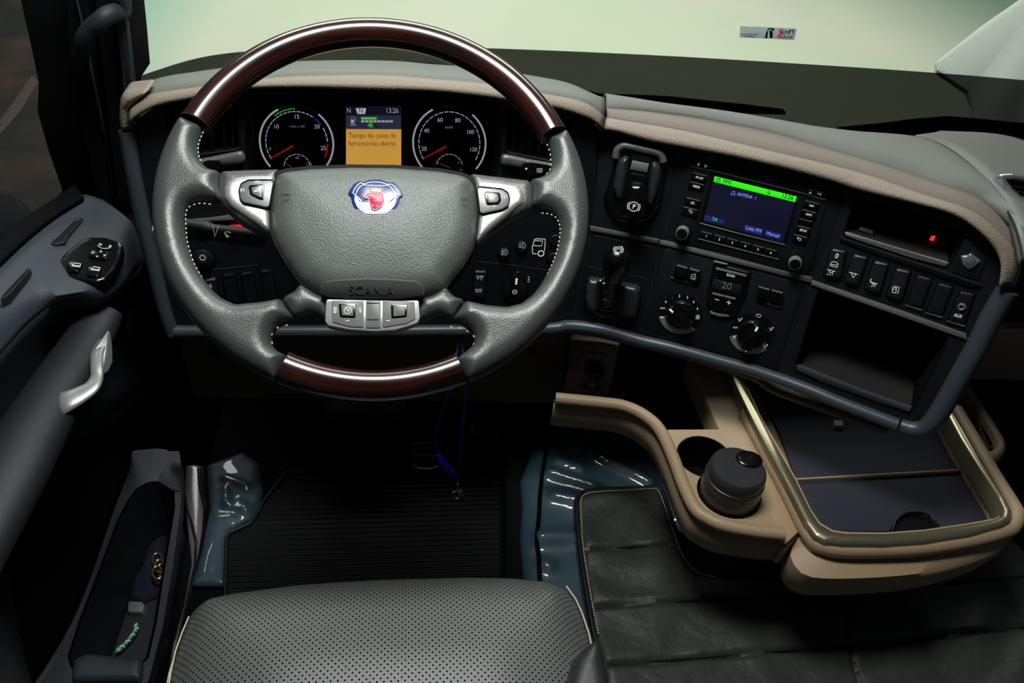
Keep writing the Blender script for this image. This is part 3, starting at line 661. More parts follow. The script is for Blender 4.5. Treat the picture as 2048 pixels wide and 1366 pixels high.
put('lower_edge_backing', sweep([V(a)-V((0, -.012, .010)) for a in spl([PB.at(*q) for q in z(6, 80, 790, 350, 830)]+[PC.at(*z1(6, *q)) for q in ((640, 900), (900, 966), (1200, 1050), (1600, 1180))]+[PD.at(*z1(7, *q)) for q in ((0, 1050), (300, 1160), (600, 1265))], 5, False)], .0085, 12), 'beige_shaded', dash, 60)
# left end strip
b = NB(); L = [PA.at(x, y, .002) for x, y in ((254, 262), (264, 330), (282, 420), (305, 520), (326, 610), (345, 668))]
put('end_strip', sweep([V(a) for a in spl(L, 4, False)], .0105, 14, bm=b), 'rim', dash, 60)['label'] = 'blue-grey edge strip at the left end of the dashboard'
b = NB(); stroke(b, PA, z(3, 18, 770, 30, 765, 24, 800, 14, 800), .8, .0115, True); stroke(b, PA, z(3, 38, 768, 34, 804), .8, .0115); put('end_symbol', b, 'white', dash)
# padded brow and top
botA = z(1, 850, 800, 870, 775, 900, 752, 1000, 700, 1100, 672, 1200, 655)+[(480, 180), (600, 176), (748, 180), (870, 184), (988, 197), (1060, 210), (1116, 218), (1153, 229), (1182, 240), (1206, 258)]
topA = z(1, 846, 712, 880, 670, 930, 632, 1000, 610, 1150, 588, 1320, 565)+[(480, 162), (513, 160), (599, 153), (760, 151), (867, 159), (975, 168), (1082, 187), (1150, 200), (1185, 214), (1210, 236)]
bakA = [(286, 182), (300, 175), (344, 158), (400, 149), (440, 143), (500, 136), (600, 129), (700, 127), (800, 129), (863, 135), (943, 140), (1056, 155), (1125, 168), (1172, 190), (1205, 196)]
botB = [(1208, 260), (1240, 266), (1306, 284), (1453, 311), (1560, 335), (1660, 362), (1724, 382), (1826, 407), (1903, 429), (1948, 456), (1983, 490), (2001, 527), (1997, 574)]
topB = [(1214, 236), (1260, 244), (1377, 264), (1550, 305), (1650, 328), (1740, 352), (1842, 388), (1922, 414), (1971, 441), (2017, 487), (2040, 515), (2043, 540), (2028, 576)]
bakB = [(1207, 192), (1260, 203), (1333, 217), (1464, 232), (1594, 251), (1680, 260), (1770, 266), (1829, 272), (1880, 287), (1930, 320), (1981, 367), (2015, 419), (2036, 470), (2046, 520)]
midB = [(1212, 216), (1290, 222), (1394, 236), (1480, 252), (1560, 269), (1661, 298), (1796, 338), (1897, 372), (1964, 399), (2008, 442), (2034, 486), (2045, 530)]
def pad(bot, top, bak, zb, n=70, mr=9, mid=None):
    Mp = resamp(spl(mid, 4, False), n) if mid else None; MB = []
    Bp = resamp([(x, y) for x, y in spl(bot, 4, False)], n); Tp = resamp(spl(top, 4, False), n); Kp = resamp(spl(bak, 4, False), n); roll = NB(); tp = NB(); G = []; K = []
    db = []; dt = []; dn = []
    for i in range(n):
        x, y = Bp[i]; P = fplane(x); db.append((P.at(x, y, .022)-CAM).dot(CF)); dt.append((P.at(Tp[i].x, Tp[i].y, -.004)-CAM).dot(CF)); dn.append(P.n)
    def smo(a, i, w=7): q = a[max(0, i-w):i+w+1]; w2 = min(i, n-1-i, w); q = a[i-w2:i+w2+1]; return sum(q[1:], q[0])/len(q)
    for i in range(n):
        x, y = Bp[i]; P = fplane(x); B = dep(x, y, smo(db, i)); T = dep(Tp[i].x, Tp[i].y, smo(dt, i)); row = []
        nn = (smo(dn, i).normalized()*.75+V((0, 0, .6))).normalized()
        for k in range(mr+1):
            a = math.pi*k/mr; row.append(B.lerp(T, (1-math.cos(a))/2)+nn*math.sin(a)*.010)
        G.append([B-P.n*.03-V((0, 0, -.004))]+row)
        Kq = hz(zb(i/(n-1))).at(Kp[i].x, Kp[i].y)
        if mid: Mq = hz(T.z*.65+Kq.z*.35+.004).at(Mp[i].x, Mp[i].y); MB.append([T-V((0, 0, .001))]+[T.lerp(Mq, t)+V((0, 0, .004*math.sin(math.pi*t))) for t in (.33, .66)]+[Mq]); T = Mq
        dr = V((0, 1, 0)) if not mid or i/n < .6 else V((.9, .4, 0)); q_ = 1 if not mid or i/n < .6 else .12
        K.append([T-V((0, 0, .001))]+[T.lerp(Kq, t)+V((0, 0, .012*math.sin(math.pi*t))) for t in (.2, .4, .6, .8)]+[Kq, Kq+dr*.02*q_+V((0, 0, -.03*q_)), Kq+dr*.03*q_+V((0, 0, -.10*q_))])
    bnd = NB()
    for bm, S in ((roll, G), (tp, K))+(((bnd, MB),) if mid else ()):
        vv = [[bm.verts.new(p) for p in r] for r in S]
        for i in range(n-1):
            for k in range(len(vv[0])-1): bm.faces.new((vv[i][k], vv[i+1][k], vv[i+1][k+1], vv[i][k+1]))
    return roll, tp, G, bnd
r1, t1, G1, _b = pad(botA, topA, bakA, lambda t: .842); _b.free(); r2, t2, G2, bb = pad(botB, topB, bakB, lambda t: .842-.012*t, n=90, mid=midB)
for bmx, nm, mm, lb in ((r1, 'brow_roll', 'pad', 'brown grained padded brow over the instruments'), (t1, 'dash_top', 'padtop', 'grey top of the hood behind the instrument brow'), (r2, 'brow_roll', 'pad', 'brown grained padded brow over the radio and shelves'), (bb, 'brow_top_band', 'padband', 'flat brown band on top of the brow over the radio'), (t2, 'dash_top', 'padtop', 'broad grey-brown dashboard top under the windscreen')):
    o = put(nm, bmx, mm, dash, 60); o['label'] = lb
    s = o.modifiers.new('s', 'SOLIDIFY'); s.thickness = .003; s.offset = -1
put('brow_seam', sweep([p+PA.n*.0015 for p in G1[-1][1:]], .0012, 8), 'seam', dash)
# left end cap of the brow
cap = yp(PA.at(255, 240).y-.005)
put('brow_end_cap', puff(cap, pp(cap, z(1, 785, 640, 800, 605, 825, 590, 900, 582, 985, 572, 930, 625, 880, 665, 848, 705, 852, 760, 852, 832, 785, 832, 778, 740), .004), .012, .012, .004, skirt=.03), 'pad', dash, 60)
b = NB(); stroke(b, PB, [(1208, 262)], .1) if False else None; b.free()
# raised curve line and right-hand part of the top
for pts, zz in ((((1215, 200), (1330, 222), (1450, 250), (1600, 290), (1700, 318), (1850, 362), (1960, 420)), .848),):
    pass
def rings_patch(rows, m, name, par, th=.004, label=None):
    bm = NB(); vv = [[bm.verts.new(p) for p in r] for r in rows]
    for A, B in zip(vv, vv[1:]):
        for k in range(len(A)-1): bm.faces.new((A[k], A[k+1], B[k+1], B[k]))
    o = put(name, bm, m, par, 50); s = o.modifiers.new('s', 'SOLIDIFY'); s.thickness = th; s.offset = -1
    if label: o['label'] = label
    return o
# ================================================================= INSTRUMENT CLUSTER
kc = thing('instrument_cluster', 'instrument cluster with two round dials and an orange message screen behind the steering wheel', 'instrument cluster', PK.at(748, 340, -.01))
def T(name, label, cat, pl, x, y, h=0, group=None): return thing(name, label, cat, pl.at(x, y, h), group)
put('dial_plate', slab(PK, [(508, 206), (748, 200), (985, 208), (990, 385), (500, 385)], -.006, 0, .01), 'gloss', kc, 30)
def dial(cx, cy, big):
    pl = PK; c2 = V(pl.px2(cx, cy)); R = 74.5*pl.mpp(cx, cy); C3 = pl.at(cx, cy)
    d = put('dial', lathe(NB(), C3, pl.n, [(R*.97, -.002), (R*.97, .0004), (0, .0004)], 64), 'mattblack', kc, 30)
    q = NB(); f = 1
    for r0, a0, a1, nm, m in ((.985, -42, 92 if 0 else 62, 'dial_rim', 'silver'), (.985, 62, 128, 'dial_rim', 'silver_dark'), (.985, 128, 222, 'dial_rim', 'silver')):
        bm = NB(); ps = [pl.w((c2.x-R*r0*math.cos(math.radians(a)), c2.y+R*r0*math.sin(math.radians(a))), .0015) for a in np.linspace(a0, a1, 60)]
        sweep(ps, .0013, 8, bm=bm); put(nm, bm, 'ring_sheen' if m == 'silver' else m, kc, 60)
    return pl, c2, R, d
pl, c2, R, d = dial(593.8, 285.7, 1)
def scale(name, m, pl, c2, r, a0, a1, wd, k=1, gap=.22, par=kc, h=.0009):
    b = NB(); arc(b, pl, (c2.x, c2.y), r, a0, a1, wd, h, 60, gap, k); return put(name, b, m, par)
scale('dial_scale', 'bluew', pl, c2, R*.83, -33, 0, .0012, 3); scale('dial_scale', 'bluew', pl, c2, R*.83, 0, 125, .0012, 15)
scale('dial_scale', 'blue', pl, c2, R*.83, 126, 148, .0022); scale('dial_scale', 'bluew', pl, c2, R*.83, 150, 178, .0014, 3); scale('dial_scale', 'red', pl, c2, R*.83, 180, 214, .0018)
scale('dial_scale', 'green', pl, c2, R*.90, 52, 90, .0016, 8, .4)
scale('dial_scale', 'mark', pl, c2, R*.915, -30, 50, .0003); 
def needle(pl, p0, p1, par=kc):
    A = pl.px2(*p0, .003); B = pl.px2(*p1, .003); d = (V(B)-V(A)).normalized(); n = V((-d.y, d.x)); p = [V(A)+n*.0013, V(A)-n*.0013, V(B)-n*.0005, V(B)+n*.0005]
    put('needle', slab2(NB(), pl, [tuple(a) for a in p], .002, .0035, .0003), 'red', par)
def hubcap(pl, x, y, par=kc): put('needle_hub', lathe(NB(), pl.at(x, y), pl.n, [(.0075, 0), (.0075, .004), (.006, .006), (0, .006)], 32), 'gloss', par, 40)
needle(pl, z1(2, 440, 505), z1(2, 238, 618)); hubcap(pl, *z1(2, 452, 495))
b = NB()
for s, x, y, wd in (('5', 238, 552, 17), ('10', 290, 382, 34), ('15', 450, 305, 34), ('20', 608, 382, 42), ('25', 657, 552, 42)): tc_(b, PK, s, z1(2, x, y), wd/3.938, .0009)
put('dial_numbers', b, 'dimwhite', kc); b = NB(); tc_(b, PK, 'r/min x 100', z1(2, 450, 374), 120/3.938, .0009); put('dial_numbers', b, 'marklit', kc)
c3 = V(PK.px2(*z1(2, 452, 690))); scale('small_dial_scale', 'bluew', PK, c3, R*.36, 12, 168, .0009, 8)
b = NB()
for s, x, y, wd in (('60', 452, 622, 30), ('0', 348, 680, 14), ('120', 546, 676, 42)): tc_(b, PK, s, z1(2, x, y), wd/3.938, .0009)
put('dial_numbers', b, 'marklit', kc); b = NB(); stroke(b, PK, z(2, 360, 655, 410, 690), .4, .001); put('small_needle', b, 'marklit', kc)
pl, c2, R, d = dial(899, 287, 1)
scale('dial_scale', 'bluew', pl, c2, R*.83, -32, 90, .0012, 12); scale('dial_scale', 'bluew', pl, c2, R*.83, 90, 212, .0012, 12)
needle(pl, z1(2, 1640, 512), z1(2, 1442, 622)); hubcap(pl, *z1(2, 1652, 497))
b = NB()
for s, x, y, wd in (('20', 1450, 556, 42), ('40', 1470, 414, 42), ('60', 1577, 330, 42), ('80', 1716, 333, 42), ('100', 1817, 424, 54), ('120', 1841, 562, 54)): tc_(b, PK, s, z1(2, x, y), wd/3.938, .0009)
put('dial_numbers', b, 'dimwhite', kc); b = NB(); tc_(b, PK, 'km/h', z1(2, 1647, 382), 60/3.938, .0009); tc_(b, PK, '7', z1(2, 1720, 660), 3, .0009); tc_(b, PK, 'bar', z1(2, 1742, 713), 6, .0009); put('dial_numbers', b, 'marklit', kc)
c3 = V(PK.px2(*z1(2, 1650, 690))); scale('small_dial_scale', 'bluew', PK, c3, R*.36, 12, 168, .0009, 8)
b = NB(); stroke(b, PK, z(2, 1545, 645, 1660, 695), .4, .001); put('small_needle', b, 'marklit', kc); b = NB(); stroke(b, PK, z(2, 1545, 628, 1555, 650), .8, .0012); put('small_scale_red', b, 'red', kc)
# message screen
sc = put('message_screen', slab(PK, z(2, 832, 205, 1272, 205, 1272, 720, 832, 720), -.002, .0012, .001), 'scrblue', kc, 30)
def scr(name, m, pts, h, par=sc, pl=PK, k=2, r=0): return put(name, solid(NB(), pl, z(k, *pts), h, .0003, 0, r), m, par)
scr('screen_field', 'scrgrey', (834, 278, 1268, 278, 1268, 383, 834, 383), .0015); scr('screen_field', 'orange', (835, 386, 1270, 388, 1270, 720, 835, 720), .0015)['label'] = 'orange warning field'
b = NB(); text(b, PK, 'Tampa da caixa de', z1(2, 855, 455), z1(2, 1230, 455), .0019, 1.1); text(b, PK, 'ferramentas aberta', z1(2, 855, 517), z1(2, 1226, 517), .0019, 1.1); put('screen_text', b, 'textdark', sc)
b = NB(); text(b, PK, 'N', z1(2, 846, 258), z1(2, 870, 258), .0016, 1.2); text(b, PK, '13:26', z1(2, 1156, 260), z1(2, 1248, 260), .0016, 1.2); put('screen_text', b, 'dimwhite', sc)
scr('gear_badge', 'white', (910, 222, 994, 222, 984, 268, 926, 268), .0018, r=.001); b = NB(); text(b, PK, 'N', z1(2, 940, 260), z1(2, 966, 260), .0021, 1.1); put('screen_text', b, 'navy', sc)
b = NB(); text(b, PK, '48', z1(2, 1006, 374), z1(2, 1046, 374), .0018, 1.2); put('screen_text', b, 'green', sc); b = NB(); text(b, PK, '%', z1(2, 1058, 374), z1(2, 1082, 374), .0018); put('screen_text', b, 'mark', sc)
scr('fuel_bar', 'green', (954, 293, 1076, 293, 1076, 311, 954, 311), .0018)
for i in range(8): scr('fuel_segment', 'dimwhite', (954+i*32, 317, 980+i*32, 317, 980+i*32, 334, 954+i*32, 334), .0018)
b = NB(); solid(b, PK, z(2, 873, 312, 898, 312, 900, 340, 873, 340), .0018); stroke(b, PK, z(2, 874, 292, 897, 292, 897, 340, 874, 340), .4, .0018, True); stroke(b, PK, z(2, 899, 312, 912, 322, 910, 298, 902, 292), .35, .0018); text(b, PK, 'tank', z1(2, 868, 360), z1(2, 914, 360), .0018); put('fuel_symbol', b, 'dimwhite', sc)
b = NB(); 
for x in (775, 1315): solid(b, PK, z(2, x, 270, x+26, 270, x+26, 680, x, 680), .0006)
b.free(); [put('cluster_bar', solid(NB(), PK, z(2, x, 270, x+26, 270, x+26, 680, x, 680), .0006), 'black', kc) for x in (775, 1315)]
# ================================================================= AIR VENTS
for side, pts, xs, tops, bots, rail, lab in (
    ('left', ventLp, [(322, 345), (344, 360), (362, 378), (395, 402), (421, 424), (447, 448), (466, 466)], 205, 312, z(3, 255, 395, 330, 382, 480, 350, 520, 342, 540, 365, 546, 400, 525, 418, 400, 428, 320, 436, 262, 430), 'black air vent with upright slats left of the instrument dials'),
    ('right', ventRp, [(1030, 1026), (1047, 1044), (1065, 1062), (1081, 1078), (1100, 1096), (1128, 1120), (1145, 1135)], 215, 312, z(4, 388, 412, 404, 402, 430, 404, 560, 432, 700, 456, 700, 474, 560, 456, 516, 456, 505, 480, 440, 470, 384, 462), 'black air vent with upright slats right of the instrument dials')):
    v = T('air_vent', lab, 'air vent', PA, *pts[3] if side == 'left' else pts[6])
    put('frame', ring(PA, pts, [(a+(sum(p[0] for p in pts)/len(pts)-a)*.05, c+(sum(p[1] for p in pts)/len(pts)-c)*.05) for a, c in pts], -.004, .0025, .006), 'black', v, 40)
    for xt, xb in xs: put('slat', slab(PA.off(-.004), [(xt-2.2, tops), (xt+2.2, tops), (xb+2.2, bots), (xb-2.2, bots)], -.016, 0, .0005, .001), 'black', v, 30)
    for y in (250, 285): put('cross_bar', slab(PA.off(-.022), [(pts[0][0], y), (max(p[0] for p in pts)-8, y), (max(p[0] for p in pts)-8, y+5), (pts[0][0]+8, y+5)], -.003, 0, 0), 'black', v, 30)
    for y in (268, 282, 293):
        x = xs[4][0] if side == 'left' else xs[1][0]+6
        put('vent_tab', slab(PA.off(-.006), [(x-3, y), (x+9, y), (x+9, y+5), (x-3, y+5)], 0, .004, .0005), 'gloss', v, 30)
    put('vent_sill', puff(PA, pp(PA, rail, .002), .006, .007, .004, base=.001, skirt=.004), 'silver_dark', v, 60)
    put('vent_wheel', slab(PA, z(3, 300, 412, 330, 404, 400, 404, 404, 430, 398, 455, 350, 462, 310, 440) if side == 'left' else z(4, 513, 470, 522, 456, 560, 456, 700, 476, 700, 535, 600, 528, 530, 515), .000, .010, .002, .001), 'gloss', v, 40)
    if side == 'right':
        b = NB(); circ(b, PA, z1(4, 526, 485), 1.1, 1.2, .0104); put('vent_symbol', b, 'white', v); b = NB()
        for y in (483, 492, 501): stroke(b, PA, z(4, 583, y+4, 592, y, 602, y+5, 614, y-1), .5, .0104)
        put('vent_symbol', b, 'white', v)
# ================================================================= SWITCHES BEHIND THE WHEEL
def icon(par, pl, m, h, *segs, name='symbol', wd=.45):
    b = NB()
    for s in segs:
        pts, cl = s if isinstance(s[0], (list, tuple)) else (s, 0)
        if isinstance(pts[0], tuple): stroke(b, pl, pts, wd, h, cl)
    return put(name, b, m, par)
def rocker(pl, poly, label, group, sym=None, m='rockerm', name='rocker_switch', cat='switch', h=.006, top='silver_dark', symm='white', symh=.0004, cap=True):
    c = (sum(q[0] for q in poly)/4, sum(q[1] for q in poly)/4); t = T(name, label, cat, pl, *c, 0, group)
    put('frame', ring(pl, [(c[0]+(a-c[0])*1.16, c[1]+(q-c[1])*1.08) for a, q in poly], poly, -.001, .0015, .004, .0035), 'mattblack', t, 40)
    put('rocker', puff(pl, pp(pl, poly, .004, h-.003), .0035, .003, .003, base=h-.003, skirt=.004), m, t, 60)
    if cap:
        a, b_, c_, d_ = poly; L = lambda p, q, s: (p[0]+(q[0]-p[0])*s, p[1]+(q[1]-p[1])*s)
        put('end_edge', slab(pl, [L(L(a, d_, .06), L(b_, c_, .06), .12), L(L(a, d_, .04), L(b_, c_, .04), .88), L(L(a, d_, .09), L(b_, c_, .09), .92), L(L(a, d_, .11), L(b_, c_, .11), .08)], 0, h+.0008, .0005, .0003), top, t, 30)
    if sym: sym(t)
    return t
gA = 'blank switch covers on the left of the steering column'
sL = [z(3, 310, 1078, 372, 1074, 392, 1196, 345, 1200), z(3, 412, 1052, 480, 1044, 510, 1210, 440, 1215), z(3, 516, 1042, 586, 1034, 614, 1208, 540, 1216), z(3, 624, 1028, 690, 1022, 724, 1192, 650, 1200)]
for i, s in enumerate(sL):
    if i == 0:
        def sy(t): b = NB(); text(b, PA, '0', z1(3, 336, 1126), z1(3, 354, 1126), .0066); put('symbol', b, 'dimwhite', t)
        rocker(PA, s, 'black rocker switch marked 0, seen through the lower left of the steering wheel', None, sy)
    else: rocker(PA, s, ['', 'leftmost of the three blank switch covers behind the lower left of the wheel', 'middle one of the three blank switch covers behind the lower left of the wheel', 'rightmost of the three blank switch covers behind the lower left of the wheel'][i], gA, m='black', name='switch_blank', cat='switch cover', top='black')
def knob_(pl, c, rpx, label, name='rotary_knob', cat='knob', m='gloss', h=.014, ringm=None, group=None, par=None, grip=None, gm=None):
    r = rpx*pl.mpp(*c); t = T(name, label, cat, pl, *c, 0, group) if par is None else par
    put('knob_base', lathe(NB(), pl.at(*c), pl.n, [(r*1.12, -.002), (r*1.12, .001), (r*1.0, .002), (r*.98, .002), (0, .002)], 48), ringm or 'mattblack', t, 40)
    put('knob', lathe(NB(), pl.at(*c), pl.n, [(r*.9, .0), (r*.86, h*.8), (r*.78, h), (0, h)], 48), m, t, 40)
    return t
lt = knob_(PA, z1(3, 300, 958), 24, 'black light control knob with a sun symbol left of the steering column', 'light_knob', h=.006, m='black')
b = NB(); circ(b, PA, z1(3, 299, 955), 4.6, .7, .0065)
for i in range(8):
    a = i*math.pi/4; c = z1(3, 299, 955); stroke(b, PA, [(c[0]+5.8*math.cos(a), c[1]+5.8*math.sin(a)), (c[0]+7.6*math.cos(a), c[1]+7.6*math.sin(a))], .6, .0065)
put('sun_symbol', b, 'dimwhite', lt)
b = NB(); stroke(b, PA, z(3, 260, 1036, 400, 1018, 610, 996), .5, .0006); put('panel_line', b, 'silver_dark', dash)
b = NB(); stroke(b, PA, z(15, 650, 770, 900, 795, 1210, 838), .5, .0006); put('panel_line', b, 'silver_dark', dash)
dslab('trim_strip', 'silver_dark', PA, z(3, 195, 742, 340, 732, 480, 712, 515, 738, 300, 754, 200, 756), -.001, .004, .001, label='short grey strip above the wiper stalk')
hz_ = T('hazard_switch', 'small red switch behind the left spoke of the steering wheel', 'switch', PA, *z1(3, 498, 790)); put('button', slab(PA, z(3, 440, 782, 520, 776, 542, 796, 538, 812, 470, 806), -.001, .008, .001), 'red', hz_, 40)
for (x, y), lab, seg in ((z1(15, 865, 700), 'round black fog lamp button right of the steering column', 'fog'), (z1(15, 1000, 650), 'round black work lamp button beside the white truck outline', 'lamp')):
    t = knob_(PA, (x, y), 12.5, lab, 'round_button', 'button', h=.005, m='black'); b = NB(); k = .004
    s = 15; X, Y = (865, 703) if seg == 'fog' else (1000, 652)
    stroke(b, PA, z(s, X+8, Y-22, X+8, Y+20, X+18, Y+18, X+28, Y+4, X+26, Y-12, X+16, Y-22), .6, .0056, True)
    for dy in (-14, -1, 12): stroke(b, PA, z(s, X-22, Y+dy+(3 if seg == 'fog' else 0), X, Y+dy), .6, .0056)
    if seg == 'fog': stroke(b, PA, z(s, X-10, Y-24, X-6, Y-8, X-14, Y+4, X-8, Y+22), .5, .0056)
    put('symbol', b, 'dimwhite', t)
for c, ul in ((z1(15, 1258, 602), 'upper'), (z1(15, 1240, 738), 'lower')): knob_(PA, c, 13, ul+' plain round black button half hidden by the right of the wheel rim', 'round_button', 'button', h=.005, m='black', group='plain round buttons right of the truck outline')
b = NB(); stroke(b, PA, z(15, 1083, 712, 1080, 660, 1098, 604, 1112, 598, 1178, 602, 1176, 650, 1172, 690), .9, .0006); stroke(b, PA, z(15, 1083, 712, 1112, 714), .9, .0006); stroke(b, PA, z(15, 1088, 650, 1150, 654, 1160, 616, 1102, 612), .7, .0006); circ(b, PA, z1(15, 1146, 710), 5.6, 1.3, .0006)
put('truck_outline', b, 'white', dash)
def sy(t):
    b = NB(); stroke(b, PA, z(15, 655, 880, 712, 882), .5, .0066); circ(b, PA, z1(15, 668, 896), 2, .5, .0066); circ(b, PA, z1(15, 695, 892), 2, .5, .0066); stroke(b, PA, z(15, 690, 900, 692, 914), .5, .0066); put('symbol', b, 'dimwhite', t)
    b = NB(); stroke(b, PA, z(15, 646, 982, 700, 984), .5, .0066); circ(b, PA, z1(15, 658, 997), 2, .5, .0066); circ(b, PA, z1(15, 684, 997), 2, .5, .0066); put('symbol', b, 'dimwhite', t)
rocker(PA, z(15, 640, 836, 736, 842, 716, 1050, 622, 1040), 'tall black axle lift switch seen through the lower right of the steering wheel', None, sy)
sk = knob_(PA, z1(15, 950, 985), 24, 'black rotary selector marked 0 seen through the lower right of the steering wheel', 'rotary_selector', h=.004, m='black')
put('grip', slab(PA, z(15, 930, 880, 985, 884, 975, 1100, 905, 1094), .002, .016, .003, .002), 'gloss', sk, 40)
b = NB(); text(b, PA, '0', z1(15, 956, 872), z1(15, 976, 872), .001); stroke(b, PA, z(15, 1045, 888, 1062, 888), .5, .001); stroke(b, PA, z(15, 1054, 888, 1050, 925), .5, .001); stroke(b, PA, z(15, 1042, 925, 1060, 925), .5, .001); stroke(b, PA, z(15, 1046, 906, 1060, 908), .5, .001); put('symbol', b, 'dimwhite', sk)
b = NB(); solid(b, PA, z(15, 954, 898, 970, 899, 964, 946, 950, 945), .0165); circ(b, PA, z1(15, 947, 1002), 4.3, .5, .0165); stroke(b, PA, z(15, 936, 1000, 946, 1008, 950, 994, 960, 1004), .4, .0165); put('symbol', b, 'white', sk)
# wiper stalk and column shroud
cs = thing('steering_column', 'black shroud of the steering column behind the wheel hub', 'steering column', WC-W.n*.3+V((0, 0, -.1)))
ax = [WC-W.n*.03, WC-W.n*.09, WC-W.n*.17, WC-W.n*.24]
put('shroud', sweep(ax, [.035, .045, .055, .06], 24, flat=.75, up=W.v), 'mattblack', cs, 60)
put('lower_cover', slab(yp(.98), [(648, 792), (802, 792), (812, 820), (800, 848), (664, 850), (648, 832)], -.12, 0, .012, .006), 'black', cs, 40)
sa_, sb_ = W.at(*z1(3, 640, 845), -.055), W.at(*z1(3, 215, 792), -.075)
st = thing('wiper_stalk', 'black wiper stalk pointing left from the steering column', 'stalk', sb_)
n_ = 12; put('stalk_arm', sweep([V(sa_).lerp(V(sb_), i/n_) for i in range(n_+1)], [.0115-.0015*i/n_ if i < 9 else .0135 for i in range(n_+1)], 20, flat=.85), 'black', st, 50)
SP = Pl(W.at(*z1(3, 420, 810), -.052), (CAM-W.at(*z1(3, 420, 810), -.052)), (1, 0, 0))
b = NB(); stroke(b, SP, z(3, 422, 812, 440, 806, 458, 812, 466, 824, 452, 834, 434, 832), .5, .001, True); stroke(b, SP, z(3, 432, 818, 446, 836), .5, .001); stroke(b, SP, z(3, 438, 832, 440, 842), .5, .001); put('symbol', b, 'white', st)
b = NB(); stroke(b, SP, z(3, 358, 772, 368, 836, 391, 772), .5, .001); put('symbol', b, 'white', st)
# ================================================================= PARKING BRAKE LEVER
pk = T('parking_brake_lever', 'glossy black parking brake lever marked with a circled P', 'parking brake', PB, 1267, 460)
hs = z(5, 268, 330, 288, 190, 330, 128, 390, 110, 630, 160, 690, 195, 712, 260, 700, 420, 660, 620, 600, 720, 480, 770, 300, 740, 215, 640, 190, 560)
put('housing', puff(PB, pp(PB, hs, .004), .012, .012, .004, base=.0), 'gloss', pk, 60)
put('housing_rim', sweep([PB.at(x, y, .011) for x, y in spl(z(5, 292, 225, 305, 165, 345, 132, 400, 132, 620, 180, 668, 210, 684, 260), 5, False)], .0055, 14), 'silver_dark', pk, 60)
put('slot', slab(PB, z(5, 420, 190, 585, 222, 560, 420, 540, 560, 375, 520, 385, 400), .006, .0125, .001), 'mattblack', pk)
for pts in (z(5, 300, 300, 322, 225, 360, 195, 412, 196, 400, 330, 378, 470, 355, 560, 300, 540, 275, 450), z(5, 590, 232, 640, 246, 668, 290, 668, 380, 640, 500, 600, 590, 555, 600, 562, 440)):
    put('cheek', puff(PB, pp(PB, pts, .004), .010, .014, .003, base=.008), 'satin', pk, 60)
put('ribbed_cover', slab(PB, z(5, 428, 252, 565, 280, 548, 352, 412, 325), .010, .0150, .001), 'mark', pk)
b = NB()
for i in range(7): x = 440+i*18; stroke(b, PB, z(5, x, 262+i*3.5, x-8, 326+i*3.5), .5, .0155)
put('cover_rib', b, 'mattblack', pk)
put('lever_neck', slab(PB, z(5, 412, 352, 545, 378, 535, 470, 395, 440), .008, .024, .003, .002), 'gloss', pk, 40)
put('lever_knob', puff(PB, pp(PB, z(5, 395, 440, 430, 420, 510, 428, 542, 470, 548, 560, 540, 690, 500, 725, 400, 715, 352, 680, 356, 580, 378, 500), .003, .03), .010, .016, .003, base=.028, skirt=.024, dome=.002), 'gloss', pk, 60)
b = NB(); circ(b, PB, z1(5, 440, 628), 9, .8, .0475); text(b, PB, 'P', z1(5, 427, 644), z1(5, 456, 648), .0475, 1.05)
c = PB.px2(*z1(5, 440, 628), .0475); r = 12*PB.mpp(1267, 410)
for s in (0, 180): arc(b, PB, c, r, s-38, s+38, .0008, .0475, 14)
put('parking_symbol', b, 'white', pk)
# ================================================================= TRAILER BRAKE LEVER
tb = T('trailer_brake_lever', 'black upright brake lever with a ring symbol on its top, under the parking brake', 'brake lever', PB, 1225, 620)
put('housing', puff(PB, pp(PB, z(6, 230, 362, 340, 380, 500, 412, 640, 440, 656, 520, 645, 640, 615, 692, 500, 700, 300, 675, 205, 635, 188, 560, 205, 440), .005), .010, .010, .004), 'gloss', tb, 60)
for pts in (z(6, 236, 368, 326, 378, 312, 480, 300, 640, 225, 615, 205, 540, 215, 440), z(6, 510, 410, 620, 432, 648, 460, 646, 540, 620, 655, 560, 680, 480, 660, 495, 500)):
    put('cheek', puff(PB, pp(PB, pts, .004), .009, .012, .003, base=.006), 'satin', tb, 60)
put('drum', puff(PB, pp(PB, z(6, 330, 385, 508, 415, 488, 560, 470, 655, 310, 630, 312, 500), .003), .008, .010, .004, base=.005), 'gloss', tb, 60)
put('drum_edge', sweep([PB.at(x, y, .0155) for x, y in z(6, 345, 556, 400, 572, 445, 574)], .0007, 8), 'silver_dark', tb)
put('chrome_lip', slab(PB, z(6, 280, 668, 360, 690, 444, 698, 430, 712, 340, 706, 290, 685), .0, .006, .002), 'silver_dark', tb)
pa, pb_ = PB.at(*z1(6, 425, 440), .018), PB.at(*z1(6, 470, 165), .060)
N_ = 14; put('lever_knob', sweep([V(pa).lerp(V(pb_), i/N_) for i in range(N_+1)], [.012, .013, .0145, .016, .0172, .018, .0185, .019, .0195, .0198, .020, .0198, .0188, .016, .010], 28), 'gloss', tb, 60)
TP = Pl(V(pb_), (V(pb_)-V(pa))*.6+(CAM-V(pb_)).normalized()*.05, (1, 0, 0)); c0 = z1(6, 470, 158)
b = NB(); circ(b, TP, c0, 6, .6, .008); c = TP.px2(*c0, .008); r = 9*TP.mpp(*c0)
for s in (0, 180): arc(b, TP, c, r, s-50, s+50, .0007, .008, 12)
stroke(b, TP, [(c0[0]-3, c0[1]+1), (c0[0]-3, c0[1]-2), (c0[0]+3, c0[1]-2), (c0[0]+3, c0[1]+1)], .5, .008)
put('brake_symbol', b, 'white', tb)
